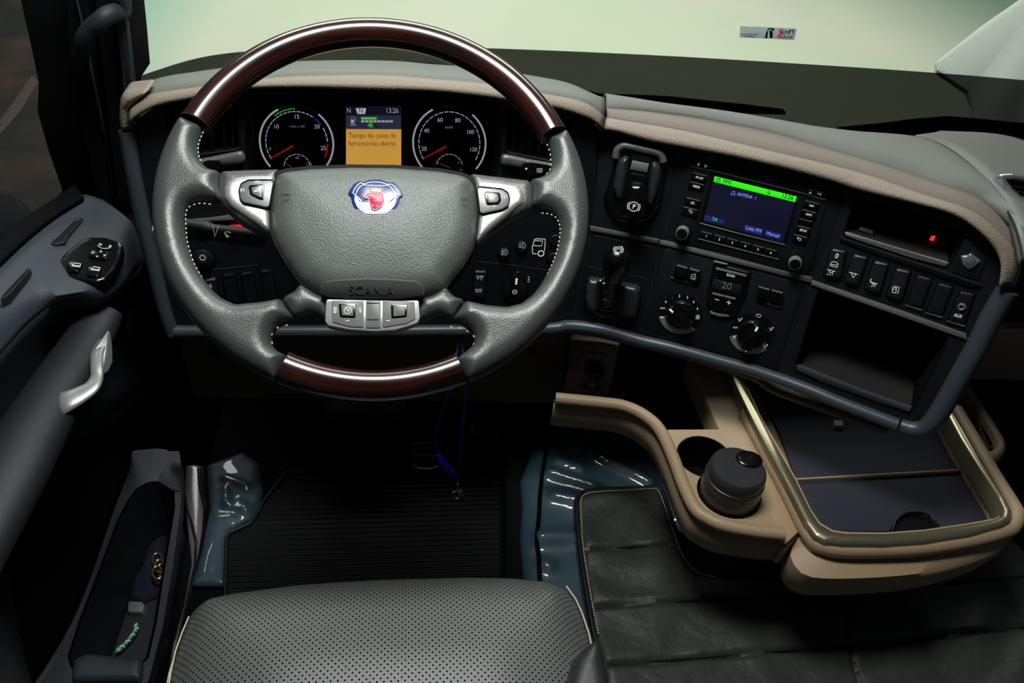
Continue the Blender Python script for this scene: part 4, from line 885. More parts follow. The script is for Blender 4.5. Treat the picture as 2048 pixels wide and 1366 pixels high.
# ================================================================= RADIO
rd = T('radio', 'black dashboard radio with a navy screen and a bright green top bar', 'radio', PC, 1480, 540)
put('housing', slab(PC, z(5, 905, 232, 2000, 505, 2030, 540, 1900, 1110, 1840, 1190, 1700, 1160, 780, 915, 760, 860, 880, 270), -.02, .0035, .004, .001), 'black', rd, 30)
sm_ = put('screen_surround', slab(PC, z(5, 1075, 340, 1800, 520, 1690, 935, 985, 752), .003, .0048, .002, .0006), 'mattblack', rd, 30)
ss = put('screen', slab(PC, z(5, 1100, 378, 1775, 545, 1660, 930, 1012, 748), .004, .0054, .0006, .0003), 'scrblue', rd, 30)
def rs(name, m, pts, h=.0058, par=ss): return put(name, solid(NB(), PC, z(5, *pts), h), m, par)
rs('status_bar', 'green', (1102, 378, 1776, 545, 1762, 592, 1094, 424))['label'] = 'bright green bar along the top of the screen'
rs('screen_key', 'scrkey', (1024, 695, 1188, 738, 1178, 768, 1014, 742)); rs('screen_key', 'scrkey', (1352, 775, 1500, 812, 1488, 862, 1345, 826)); rs('screen_key', 'scrkey', (1520, 820, 1650, 852, 1638, 895, 1512, 862))
b = NB(); text(b, PC, 'FM1', z1(5, 1172, 433), z1(5, 1235, 448), .0062, 1.1); text(b, PC, '13:26', z1(5, 1655, 553), z1(5, 1742, 573), .0062, 1.2); stroke(b, PC, z(5, 1118, 392, 1152, 400, 1145, 424, 1112, 416), .7, .0062, True); stroke(b, PC, z(5, 1124, 404, 1134, 410, 1150, 394), .6, .0062); stroke(b, PC, z(5, 1535, 498, 1560, 504), .6, .0062); stroke(b, PC, z(5, 1532, 512, 1560, 526), .6, .0062); stroke(b, PC, z(5, 1556, 510, 1536, 526), .6, .0062); put('screen_text', b, 'mattblack', ss)
b = NB(); text(b, PC, 'ANTENA  1', z1(5, 1284, 535), z1(5, 1436, 571), .0058, 1.25); stroke(b, PC, z(5, 1244, 528, 1250, 503, 1272, 508, 1266, 528), .6, .0058); circ(b, PC, z1(5, 1241, 527), .8, .8, .0058); circ(b, PC, z1(5, 1263, 530), .8, .8, .0058)
text(b, PC, 'Lista FM', z1(5, 1356, 812), z1(5, 1480, 843), .0062, 1.1); text(b, PC, 'Manual', z1(5, 1528, 857), z1(5, 1628, 882), .0062, 1.1); put('screen_text', b, 'scrtext', ss)
b = NB(); text(b, PC, 'TA', z1(5, 1080, 738), z1(5, 1122, 748), .0062, 1.1); put('screen_text', b, 'green', ss)
put('bright_edge', sweep([PC.at(x, y, .0045) for x, y in z(5, 900, 298, 1100, 338, 1800, 512, 2010, 574)], .0007, 8), 'silver_dark', rd)
put('bright_edge', sweep([PC.at(x, y, .0045) for x, y in z(5, 984, 764, 1330, 856, 1680, 942)], .0010, 8), 'silver_dark', rd)
put('bright_edge', sweep([PC.at(x, y, .0045) for x, y in z(5, 970, 892, 1300, 976, 1625, 1060)], .0009, 8), 'silver_dark', rd)
def rbtn(poly, lab=None, sym=None, top=True, h=.0065, sl=.24):
    k = put('button', slab(PC, poly, .003, h, .0015, .0008), 'gloss', rd, 30)
    a, b_, c_, d_ = poly
    if top:
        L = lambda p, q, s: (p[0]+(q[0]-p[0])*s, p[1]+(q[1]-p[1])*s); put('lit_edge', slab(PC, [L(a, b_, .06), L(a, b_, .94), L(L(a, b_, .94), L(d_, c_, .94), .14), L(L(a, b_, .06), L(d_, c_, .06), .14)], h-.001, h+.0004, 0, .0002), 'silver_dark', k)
    if lab:
        cx = sum(q[0] for q in poly)/4; cy = sum(q[1] for q in poly)/4+1.8; wd = min(2.6*len(lab)+1, 14); bm = NB(); text(bm, PC, lab, (cx-wd/2, cy+1.6-wd*sl/2), (cx+wd/2, cy+1.6+wd*sl/2), h+.0006, 1.3 if len(lab) > 2 else 1); put('button_text', bm, 'white', k)
    if sym:
        bm = NB(); [stroke(bm, PC, z(5, *s), .45, h+.0006) for s in sym]; put('button_symbol', bm, 'white', k)
rbtn(z(5, 920, 345, 1046, 377, 1032, 428, 905, 398), 'FM AM'); rbtn(z(5, 897, 420, 1022, 450, 1010, 498, 882, 468), 'MEDIA')
rbtn(z(5, 866, 550, 990, 580, 976, 634, 852, 604), None, ((910, 590, 935, 592, 938, 606, 908, 604, 910, 590), (922, 590, 922, 604))); rbtn(z(5, 842, 625, 967, 656, 952, 714, 828, 684), None, ((888, 660, 905, 654, 922, 672), (895, 664, 912, 684, 920, 676)))
rbtn(z(5, 1840, 575, 1965, 606, 1948, 655, 1826, 626), 'MAP'); rbtn(z(5, 1815, 648, 1942, 680, 1928, 728, 1802, 698), 'NAVI'); rbtn(z(5, 1792, 724, 1908, 752, 1896, 782, 1780, 756)); rbtn(z(5, 1772, 780, 1892, 808, 1880, 858, 1758, 828), 'SETUP')
rbtn(z(5, 1748, 852, 1868, 880, 1852, 936, 1732, 908), None, ((1790, 902, 1808, 906, 1812, 892, 1795, 886, 1780, 886), (1788, 878, 1778, 886, 1788, 896)))
for i in range(6): x = 990+i*105.5; y = 828+i*27.5; rbtn(z(5, x, y, x+100, y+26, x+88, y+72, x-14, y+44), str(i+1))
rbtn(z(5, 945, 252, 1000, 266, 993, 300, 935, 286), None, ((978, 272, 960, 282, 974, 294, 978, 272),)); rbtn(z(5, 1008, 268, 1065, 282, 1056, 316, 998, 302), None, ((1022, 286, 1042, 298, 1022, 306, 1022, 286),))
rbtn(z(5, 1870, 484, 1925, 498, 1918, 532, 1860, 518), None, ((1885, 506, 1876, 520, 1896, 522, 1885, 506),)); rbtn(z(5, 1932, 500, 1992, 514, 1984, 548, 1924, 534), None, ((1945, 520, 1965, 526), (1970, 518, 1974, 528, 1966, 538)))
for c, lab in ((z1(5, 846, 825), 0), (z1(5, 1762, 1070), 0)):
    r = 13*PC.mpp(*c); put('knob_ring', lathe(NB(), PC.at(*c), PC.n, [(r*1.25, 0), (r*1.25, .0045), (r*1.05, .005), (0, .005)], 40), 'mattblack', rd, 40); k = put('volume_knob', lathe(NB(), PC.at(*c), PC.n, [(r, .004), (r*.98, .015), (r*.9, .017), (r*.80, .0172)], 48), 'silver', rd, 40)
    put('knob_face', lathe(NB(), PC.at(*c), PC.n, [(r*.82, .014), (r*.82, .0172), (r*.72, .0176), (0, .0176)], 48), 'gloss', rd, 40)
# ================================================================= CLIMATE PANEL
cl = T('climate_panel', 'black climate control panel with two rotary dials and a small display under the radio', 'climate control', PC, 1450, 700)
put('panel', slab(PC, z(6, 845, 150, 1230, 250, 1545, 328, 1942, 438, 1740, 1118, 680, 800), -.01, .001, .002, .0006), 'black', cl, 30)
def cpair(p, sy=None):
    put('button', slab(PC, z(6, *p[0]), 0, .0065, .002, .001), 'gloss', cl, 30); k = put('button', slab(PC, z(6, *p[1]), 0, .0065, .002, .001), 'gloss', cl, 30)
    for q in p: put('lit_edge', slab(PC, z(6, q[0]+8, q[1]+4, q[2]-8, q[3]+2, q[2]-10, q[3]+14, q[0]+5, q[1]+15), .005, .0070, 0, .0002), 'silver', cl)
    if sy: b = NB(); [stroke(b, PC, z(6, *s), .45, .0072) for s in sy]; put('button_symbol', b, 'white', k)
cpair(((932, 275, 1030, 300, 1012, 405, 905, 378), (1034, 302, 1130, 326, 1128, 400, 1100, 425, 1016, 406)), ((1058, 360, 1088, 352, 1090, 390, 1050, 392, 1058, 360), (1064, 378, 1080, 372), (1070, 398, 1082, 400)))
cpair(((1590, 447, 1692, 474, 1672, 578, 1575, 552), (1696, 475, 1800, 500, 1778, 600, 1676, 580)))
put('chrome_lip', slab(PC, z(6, 888, 376, 960, 400, 1060, 424, 1050, 436, 950, 412, 890, 390), 0, .003, .001), 'silver_dark', cl); put('chrome_lip', slab(PC, z(6, 1640, 578, 1780, 612, 1782, 625, 1740, 626, 1640, 592), 0, .003, .001), 'silver_dark', cl)
dp = put('display_housing', puff(PC, pp(PC, z(6, 1235, 250, 1545, 330, 1500, 520, 1445, 640, 1410, 690, 1350, 702, 1220, 670, 1178, 610, 1175, 520, 1210, 380), .004), .006, .006, .004), 'gloss', cl, 60)
put('temperature_display', slab(PC, z(6, 1232, 395, 1468, 450, 1440, 530, 1218, 474), .004, .0072, .002), 'lcd', dp, 30)
b = NB(); text(b, PC, '20', z1(6, 1295, 468), z1(6, 1375, 482), .0076, 1.0); put('display_text', b, 'mark', dp)
put('econ_bar', slab(PC, z(6, 1255, 302, 1498, 362, 1494, 378, 1252, 318), .005, .0075, 0, .0002), 'silver', dp)
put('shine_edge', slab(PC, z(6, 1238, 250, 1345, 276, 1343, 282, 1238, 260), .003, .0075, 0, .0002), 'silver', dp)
b = NB(); text(b, PC, 'ECON', z1(6, 1338, 367), z1(6, 1400, 383), .0072, 1.2); put('button_text', b, 'white', dp)
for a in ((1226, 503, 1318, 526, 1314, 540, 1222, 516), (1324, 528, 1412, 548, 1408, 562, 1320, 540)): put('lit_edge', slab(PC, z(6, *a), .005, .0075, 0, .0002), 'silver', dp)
b = NB(); stroke(b, PC, z(6, 1245, 556, 1278, 565), .7, .0075); put('minus_symbol', b, 'white', dp); b = NB(); stroke(b, PC, z(6, 1338, 580, 1374, 590), .7, .0075); stroke(b, PC, z(6, 1360, 566, 1352, 602), .7, .0075); put('plus_symbol', b, 'white', dp)
put('chrome_lip', slab(PC, z(6, 1205, 648, 1260, 668, 1362, 682, 1358, 700, 1280, 698, 1205, 672), .0, .006, .002), 'silver', dp)
def cdial(c, r6, lab, rot):
    r = r6/4.018*PC.mpp(*c); put('dial_dish', lathe(NB(), PC.at(*c), PC.n, [(r*1.05, -.001), (r*1.05, .0016), (r*.98, .0024), (r*.70, .0008), (0, .0008)], 64), 'silver_dark', cl, 40) if 0 else None
    # crescent dish under the dial
    q = PC.px2(*c); bm = NB(); ribbon(bm, PC, [(q[0]+r*.88*math.cos(math.radians(a)), q[1]+r*.88*math.sin(math.radians(a))) for a in np.linspace(205, 325, 30)], r*.26, .0016); put('dish_crescent', bm, 'silver', cl)
    put('dial_collar', lathe(NB(), PC.at(*c), PC.n, [(r*.98, 0), (r*.98, .0012), (0, .0012)], 64), 'mattblack', cl, 40)
    d = put('dial_knob', lathe(NB(), PC.at(*c), PC.n, [(r*.72, 0), (r*.70, .005), (r*.62, .008), (0, .008)], 64), 'gloss', cl, 40)
    a = math.radians(rot); e = V((math.cos(a), math.sin(a))); n = V((-e.y, e.x)); P = [V(q)+e*r*.68+n*r*.18, V(q)+e*r*.68-n*r*.18, V(q)-e*r*.68-n*r*.26, V(q)-e*r*.68+n*r*.26]
    put('grip', slab2(NB(), PC, rnd([tuple(p) for p in P], r*.12), .004, .020, .003), 'gloss', cl, 50)
    bm = NB(); ribbon(bm, PC, [tuple(V(q)+e*r*.62), tuple(V(q)+e*r*.40)], r*.09, .0205, .0008); put('pointer_mark', bm, 'white', cl)
    return q, r
q, r = cdial(z1(6, 970, 672), 168, 'fan', 147)
b = NB()
for s, x, y, wd, in (('AUT', 824, 636, 40), ('0', 850, 588, 14), ('1', 901, 550, 7), ('2', 959, 540, 15), ('3', 1022, 552, 15), ('4', 1072, 588, 15), ('5', 1104, 642, 14), ('FW', 818, 710, 30)): tc_(b, PC, s, z1(6, x, y), wd/4.018, .0022, 1.1, .1)
for dx, dy in ((-9, -8), (9, -8), (-9, 9), (9, 9)): circ(b, PC, z1(6, 1104+dx, 700+dy), 1.8, .4, .0022)
put('dial_marks', b, 'white', cl)
q, r = cdial(z1(6, 1545, 830), 172, 'air', 82)
b = NB(); tc_(b, PC, 'AUT', z1(6, 1408, 790), 9, .0022, 1.1, .1)
for x, y in ((1448, 720), (1698, 795), (1652, 932), (1502, 963), (1405, 855)): stroke(b, PC, z(6, x-16, y-8, x-2, y+6, x+10, y+4), .7, .0022); circ(b, PC, z1(6, x+12, y-8), 1, .6, .0022); stroke(b, PC, z(6, x-14, y+12, x-2, y+14), .5, .0022)
stroke(b, PC, z(6, 1574, 682, 1595, 676, 1618, 690, 1606, 702, 1588, 700), .5, .0022, True); put('dial_marks', b, 'white', cl)
b = NB(); circ(b, PC, z1(6, 1652, 912), 1, 1.4, .0024); put('blue_dot', b, 'blue', cl)
# ================================================================= SWITCH ROW (right of the radio)
rows = [(270, 305, 347, 320, 322, 462, 305, 476, 230, 452), (385, 335, 462, 352, 412, 500, 338, 480), (495, 370, 572, 387, 525, 542, 443, 518), (610, 408, 687, 426, 640, 580, 558, 556), (722, 445, 800, 465, 745, 622, 662, 600), (832, 485, 912, 506, 852, 660, 770, 640), (945, 528, 1026, 546, 970, 706, 882, 684)]
def lamp(t, x, y, s=1, h=.0079, m='white'):
    b = NB(); stroke(b, PD, z(7, x-20*s, y-6*s, x+22*s, y+5*s), .6, h); stroke(b, PD, z(7, x-10*s, y-3*s, x-8*s, y+8*s, x+8*s, y+12*s, x+12*s, y+2*s), .6, h)
    for a in (-16, -4, 8): stroke(b, PD, z(7, x+a*s, y+14*s, x+(a-3)*s, y+24*s), .5, h)
    put('lamp_symbol', b, m, t)
def s0(t):
    b = NB(); text(b, PD, '0', z1(7, 285, 355), z1(7, 304, 361), .0079, 1.1); put('symbol', b, 'white', t); b = NB(); stroke(b, PD, z(7, 262, 396, 272, 378, 292, 378, 305, 388, 300, 408), .6, .0079, True); stroke(b, PD, z(7, 266, 390, 302, 396), .5, .0079); put('symbol', b, 'white', t); lamp(t, 268, 424)
def s1(t): b = NB(); stroke(b, PD, z(7, 362, 432, 408, 444), .6, .0079); stroke(b, PD, z(7, 376, 438, 384, 462, 398, 444), .7, .0079); put('symbol', b, 'white', t)
def s2(t): b = NB(); stroke(b, PD, z(7, 482, 468, 474, 476, 480, 488, 494, 488), .9, .0079); put('symbol', b, 'white', t); lamp(t, 494, 490, .8)
def s3(t): b = NB(); stroke(b, PD, z(7, 592, 510, 612, 515, 608, 542, 590, 538), .7, .0079, True); stroke(b, PD, z(7, 600, 505, 626, 512, 618, 545), .6, .0079); stroke(b, PD, z(7, 594, 520, 608, 524), .5, .0079); put('symbol', b, 'white', t)
labs = ['black cabin lamp switch marked 0 with a lamp symbol, nearest the radio', 'black rocker switch with a spotlight symbol, second in the row beside the radio', 'black rocker switch with a moon and lamp symbol under the upper shelf', 'black rocker switch with a door mirror symbol in the row beside the radio', 'blank black switch cover between the mirror switch and the other blank cover', 'blank black switch cover next to the AUX socket']
for i, (r_, lb) in enumerate(zip(rows, labs)):
    pts = z(7, *r_); pts = [pts[0], pts[1], pts[-2] if len(pts) == 4 else pts[2], pts[-1]]
    if i < 4: rocker(PD, pts, lb, 'switches in the row beside the radio', (s0, s1, s2, s3)[i], h=.007)
    else: rocker(PD, pts, lb, 'blank switch covers in the row beside the radio', None, m='black', name='switch_blank', cat='switch cover', h=.004, cap=False)
ax_ = rocker(PD, z(7, *rows[6]), 'black socket plate marked AUX with a round metal jack', None, None, m='black', name='aux_socket', cat='socket', h=.004, cap=False)
put('jack', lathe(NB(), PD.at(*z1(7, 956, 608)), PD.n, [(.0052, .003), (.0052, .006), (.0036, .0068), (.0022, .006), (.0022, .003)], 28), 'chrome', ax_, 40)
b = NB(); text(b, PD, 'AUX', z1(7, 912, 664), z1(7, 954, 674), .0052, 1.4); put('lettering', b, 'white', ax_)
for r_ in rows[4:]:
    a, b_, c_, d_ = z(7, *r_); put('switch_lip', slab(PD, [(d_[0]-2, d_[1]+1), (c_[0]+1, c_[1]+3), (c_[0], c_[1]+6), (d_[0]-1, d_[1]+4)], 0, .003, .001), 'silver_dark', dash)
ep = T('lock_emblem_plate', 'black corner plate with a chrome emblem at the upper right of the dashboard', 'plate', PD, 1943, 525)
put('plate', slab(PD, z(7, 975, 245, 1085, 358, 1040, 478, 895, 432), -.001, .003, .004, .001), 'black', ep, 30)
em2 = put('emblem', puff(PD, pp(PD, z(7, 948, 340, 985, 338, 1000, 328, 1020, 340, 1058, 370, 1020, 405, 990, 415, 960, 388), .001), .002, .003, .002, base=.003), 'chrome', ep, 60)
put('emblem_mark', lathe(NB(), PD.at(*z1(7, 1003, 358)), PD.n, [(.006, .004), (.006, .0075), (.004, .008), (0, .008)], 24), 'chrome', ep, 40)
b = NB(); stroke(b, PD, z(7, 965, 365, 985, 395, 1020, 395, 1040, 370), .9, .0075); put('emblem_mark', b, 'chrome', ep)
rl = T('red_indicator', 'glowing red marker in the dark shelf above the switches', 'indicator light', PD.off(-.05), *z1(7, 790, 290)); put('light_bar', slab(PD.off(-.05), z(7, 795, 245, 818, 242, 808, 262, 796, 305, 772, 300, 780, 270), -.004, 0, .001), 'redlamp', rl)
sd = T('shelf_clip', 'small grey clip lying in the upper shelf', 'clip', PD.off(-.02), *z1(7, 455, 225)); put('body', slab(PD.off(-.018), z(7, 412, 200, 430, 196, 490, 216, 488, 236, 415, 214), -.004, 0, .001), 'silver_dark', sd)
# ================================================================= OUTSIDE
def quadbox(pts, t):      # a flat piece with thickness t downwards
    bm = NB(); a = [bm.verts.new(p) for p in pts]; b_ = [bm.verts.new(V(p)-V((0, 0, t))) for p in pts]; n = len(pts)
    bm.faces.new(a); bm.faces.new(b_[::-1])
    for i in range(n): bm.faces.new((a[i], b_[i], b_[(i+1) % n], a[(i+1) % n]))
    return bm
structure('ground', quadbox([(-1.95, 5.5, -1.3), (14, 5.5, -1.3), (14, 22, -1.3), (-8, 22, -1.3), (-3.1, 8.4, -1.3), (-2.3, 6.1, -1.3)], .1), 'ground')
structure('ground', quadbox([(-14, -3, -1.45), (14, -3, -1.45), (14, 22, -1.45), (-14, 22, -1.45)], .1), 'soil')
g = hz(-1.44); put_ = slab(g, [(66, 148), (76, 165), (40, 222), (0, 268), (-40, 300), (-40, 268), (0, 240)], -.01, .005, .02); o = put('garden_path', put_, 'path'); o['kind'] = 'structure'
ow = V(yp(4.6).at(1960, 150)); WPP = Pl((2.6, 4.6, 0), (-.1, -.55, .83), (1, 0, 0)); wpn = put('white_panel', slab(WPP, z(8, 1645, 282, 1860, 112, 2080, -40, 2200, -100, 2260, 300, 2100, 1300, 1990, 900, 1930, 800, 1860, 800, 1820, 620, 1812, 480, 1790, 420, 1650, 325), -.03, 0, .03, .01), 'outwhite')
tag(wpn, 'large white vehicle panel outside beyond the right of the windscreen', 'vehicle panel')
# ================================================================= WINDSCREEN
xs = [-.46, -.45, -.437, -.356, -.255, -.11, .02, .166, .457, .758, 1.0, 1.223, 1.5, 1.9]; ys = [1.262, 1.28, 1.299, 1.394, 1.442, 1.472, 1.49, 1.502, 1.505, 1.495, 1.482, 1.461, 1.42, 1.3]
WS = [V(a) for a in spl(list(zip(xs, ys)), 5, False)]
def curtain(z0, z1, off=0, th=.005, rake=.0):
    bm = NB(); n = len(WS); v = [[], [], [], []]
    for q in WS:
        for k, (zz, o) in enumerate(((z0, off), (z1, off), (z1, off+th), (z0, off+th))): v[k].append(bm.verts.new((q.x, q.y+o+rake*(zz-.78), zz)))
    for i in range(n-1):
        for a in range(4): b_ = (a+1) % 4; bm.faces.new((v[a][i], v[a][i+1], v[b_][i+1], v[b_][i]))
    bm.faces.new([v[k][0] for k in range(4)]); bm.faces.new([v[k][-1] for k in range(4)][::-1]); return bm
wn = structure('window_1', curtain(.40, 2.05), 'glass'); wn['label'] = 'curved truck windscreen'
structure('trim_1', curtain(.40, .78, -.002, .0015), 'frit')['label'] = 'dark printed band along the bottom of the windscreen'
SPn = yp(1.489); stk = put('windscreen_sticker', slab(SPn, [(1481, 52), (1594, 57), (1589, 80), (1479, 75)], 0, .001, .002, .0003), 'key_grey')
stk.data.materials[0] = mat('sticker_silver', (228, 236, 240), .5)
_b = stk.data.materials[0].node_tree.nodes['Principled BSDF']; _b.inputs['Transmission Weight'].default_value = .6; _b.inputs['Roughness'].default_value = 1
tag(stk, 'small silver toll sticker reading SEM PARAR on the windscreen', 'sticker')
b = NB(); text(b, SPn, 'SEM', z1(8, 916, 158), z1(8, 960, 160), .0014, .95); text(b, SPn, 'PARAR', z1(8, 908, 177), z1(8, 980, 180), .0014, .8)
stroke(b, SPn, z(8, 880, 176, 878, 140), 3, .0014); stroke(b, SPn, z(8, 862, 135, 860, 175), 2.5, .0014) if 0 else None
for p_ in ((852, 176, 864, 176, 866, 150, 872, 140, 860, 146), (888, 174, 878, 174, 882, 150, 876, 138, 888, 146), (862, 138, 868, 130, 896, 131, 893, 146, 880, 134)): solid(b, SPn, z(8, *p_), .0014)
for i in range(9): stroke(b, SPn, z(8, 748+i*9, 155, 747+i*9, 164), 1.2, .0014)
stroke(b, SPn, z(8, 756, 168, 808, 170), .9, .0014); stroke(b, SPn, z(8, 966, 158, 968, 140), 1.6, .0014); stroke(b, SPn, z(8, 984, 158, 982, 140), 1.6, .0014); stroke(b, SPn, z(8, 964, 140, 990, 140), 1.4, .0014)
put('lettering', b, 'mattblack', stk); b = NB(); text(b, SPn, 'S', z1(8, 912, 158), z1(8, 932, 159), .0018, .95); text(b, SPn, 'P', z1(8, 906, 177), z1(8, 924, 178), .0018, .8); put('lettering', b, 'red', stk)
# wipers
def wiper(name, label, blade, Y, arm=None, slots=None):
    t = thing(name, label, 'wiper', yp(Y).at(*blade[0]))
    put('blade', slab(yp(Y), blade, -.012, 0, .002), 'mattblack', t, 40)
    if arm: put('arm', sweep([yp(Y-.004).at(*q) for q in arm], .006, 10), 'mattblack', t, 50)
    if slots: b = NB(); [solid(b, yp(Y), z(8, *s), .0006) for s in slots]; put('slot', b, 'outwhite', t)
wiper('windscreen_wiper', 'long black wiper lying along the windscreen foot behind the radio', z(8, -60, 400, 20, 425, 100, 442, 340, 450, 430, 455, 520, 465, 760, 490, 940, 512, 952, 520, 945, 530, 700, 522, 500, 520, 200, 480, -40, 440), 1.56, z(8, 40, 440, 300, 470, 700, 508))
wiper('windscreen_wiper', 'black wiper at the far right foot of the windscreen', z(8, 1170, 600, 1400, 578, 1520, 562, 1700, 545, 1880, 560, 2060, 578, 2300, 620, 2300, 700, 1880, 650, 1720, 630, 1400, 620), 1.54, z(8, 1500, 575, 1750, 560, 2060, 600), [(1690, 582, 1722, 584, 1715, 593, 1700, 592), (1770, 583, 1796, 586, 1792, 598, 1768, 594), (1815, 586, 1835, 588, 1830, 598, 1812, 596), (1845, 587, 1885, 588, 1890, 600, 1850, 600), (1905, 590, 1930, 591, 1935, 602, 1912, 600)])
# scuttle under the glass, extended behind the dash as an added light-blocking sheet
structure('trim_2', quadbox([(-.40, 1.10, .57), (2, 1.10, .57), (2, 1.52, .57), (2, 1.75, .5), (-.46, 1.75, .5), (-.46, 1.52, .57)], .03), 'mattblack')
# ================================================================= A-PILLAR AND DOOR OPENING
YA = yp(1.17)
structure('wall_left', slab(YA, [(128, -80), (232, -80), (246, 0), (258, 100), (266, 180), (250, 188), (243, 240), (250, 330), (268, 430), (300, 620), (215, 620), (196, 400), (160, 240), (140, 120)], -.10, 0, .004, .002), 'mattblack')['label'] = 'black windscreen pillar beside the door opening'
structure('trim_3', slab(YA, z(1, 728, -200, 790, -200, 815, 100, 832, 230, 855, 420, 872, 572, 845, 590, 800, 608, 785, 420, 762, 250, 740, 100), 0, .012, .003, .003), 'bluegrey')['label'] = 'blue-grey edge trim of the windscreen pillar'
structure('trim_4', sweep([YA.at(x, y, .004) for x, y in z(1, 496, -200, 500, 0, 545, 200, 600, 480, 660, 760, 720, 1040, 770, 1280)], .0016, 8), 'bluegrey')['label'] = 'thin rubber seal line down the door opening'
structure('trim_5', slab(YA, [(176, -80), (186, -80), (200, 150), (232, 380), (255, 470), (240, 470), (222, 380), (190, 150)], -.01, .006, .003, .003), 'mattblack')
structure('wall_left', slab(yp(1.21), [(34, -80), (40, 0), (60, 90), (76, 165), (74, 225), (95, 300), (130, 400), (250, 420), (250, -80)], -.05, 0, .004, .003), 'mattblack')['label'] = 'black window frame of the open door'
structure('wall_left', quadbox([(-.66, 1.2, .5), (-.62, 1.2, .5), (-.62, 1.62, .5), (-.66, 1.62, .5)], .75), 'mattblack')['label'] = 'dark side wall of the footwell'
hb = thing('grab_handle', 'curved dark grey grab handle at the top of the windscreen pillar', 'grab handle', YA.at(160, 130, .02))
put('bracket', slab(YA, z(1, 700, -60, 815, -60, 820, 40, 818, 135, 806, 155, 780, 152, 776, 30, 755, 12, 700, 20), 0, .03, .004, .003), 'doordark', hb, 40)
hp = [YA.at(x, y, h_) for (x, y), h_ in zip(z(1, 790, 75, 740, 85, 690, 105, 640, 145, 590, 185, 555, 235, 535, 300, 530, 380, 536, 470), (.01, .035, .05, .055, .055, .055, .05, .03, .0))]
hq = spl(hp, 5, False); put('grip', sweep([V(a) for a in hq], [.0125-.003*i/len(hq) for i in range(len(hq))], 18), 'doordark', hb, 60)
# open door
def P3(x, y, zz): return hz(zz).at(x, y)
door = thing('cab_door', 'open blue-grey cab door with armrest, switches and a long pocket at the left', 'door', P3(200, 1150, -.1))
def loft(rows, m, name, par, th=.006, sm=5, label=None, up=True):
    R_ = [[V(a) for a in spl(r, sm, False)] for r in rows]; n = len(R_[0]); cols = [spl([tuple(r[i]) for r in R_], 4, False) for i in range(n)]
    bm = NB(); vv = [[bm.verts.new(p) for p in c] for c in cols]
    for A, B in zip(vv, vv[1:]):
        for k in range(len(A)-1): bm.faces.new((A[k], A[k+1], B[k+1], B[k]))
    o = put(name, bm, m, par, 50); s = o.modifiers.new('s', 'SOLIDIFY'); s.thickness = th; s.offset = 0
    if label: o['label'] = label
    return o
ZS, ZC = .66, .60
sill = [P3(-70, 570, ZS), P3(0, 512, ZS), P3(75, 452, ZS), P3(152, 396, ZS), P3(182, 380, ZS)]
# panel top: sill edge -> crest -> falling inner face
r0 = [P3(-60, 560, ZS), P3(0, 500, ZS), P3(60, 453, ZS), P3(120, 410, ZS), P3(165, 392, ZS), P3(205, 402, ZS-.01)]
r1 = [P3(-60, 640, .65), P3(20, 555, .65), P3(85, 500, .65), P3(140, 455, .648), P3(200, 430, .645), P3(250, 435, .635)]
r2 = [P3(-60, 720, .635), P3(0, 640, .635), P3(75, 580, .635), P3(130, 575, .63), P3(215, 545, .62), P3(268, 460, .615)]
r3 = [P3(-60, 780, .61), P3(0, 705, .61), P3(60, 640, .61), P3(125, 597, .61), P3(216, 596, .59), P3(285, 520, .56)]
loft([r0, r1, r2, r3], 'door', 'top_panel', door, label='blue-grey upper face of the door below the window')
r4 = [P3(-60, 860, .53), P3(0, 800, .53), P3(50, 740, .53), P3(95, 690, .52), P3(140, 660, .50), P3(250, 650, .44)]
r5 = [P3(-60, 1100, .40), P3(0, 1050, .38), P3(60, 960, .36), P3(120, 900, .34), P3(180, 860, .32), P3(290, 780, .30)]
r6 = [P3(-60, 1366, .15), P3(0, 1300, .12), P3(60, 1200, .10), P3(140, 1100, .06), P3(200, 1000, .03), P3(320, 900, .0)]
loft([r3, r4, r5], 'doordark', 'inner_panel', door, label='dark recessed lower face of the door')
r7 = [P3(-60, 1520, .11), P3(40, 1400, .11), P3(110, 1300, .11), P3(165, 1190, .11), P3(225, 1020, .11), P3(262, 900, .11)]
loft([r5, r6[:0] or [P3(-60, 1330, .22), P3(0, 1240, .22), P3(60, 1150, .21), P3(120, 1050, .2), P3(180, 950, .19), P3(280, 840, .2)], r7], 'mattblack', 'lower_panel', door)
cf = [P3(268, 455, .612), P3(285, 520, .56), P3(300, 620, .46), P3(318, 740, .34), P3(335, 900, .12)]
cb = [P3(250, 400, .60), P3(278, 440, .55), P3(320, 600, .45), P3(345, 700, .34), P3(365, 900, .12)]
loft([cf, cb], 'mattblack', 'front_edge', door)
loft([[P3(-90, 560, .665), P3(-20, 500, .665), P3(45, 442, .665), P3(110, 400, .665), P3(150, 372, .665)], [P3(-60, 590, .665), P3(0, 527, .665), P3(60, 472, .665), P3(120, 425, .665), P3(168, 396, .665)]], 'mattblack', 'window_seal', door)
loft([[P3(-90, 420, .60), P3(0, 392, .60), P3(40, 402, .60), P3(72, 440, .60)], [P3(-90, 520, .63), P3(-20, 490, .63), P3(20, 465, .63), P3(70, 450, .63)]], 'mattblack', 'outer_sill', door)
DT = hz(.656)
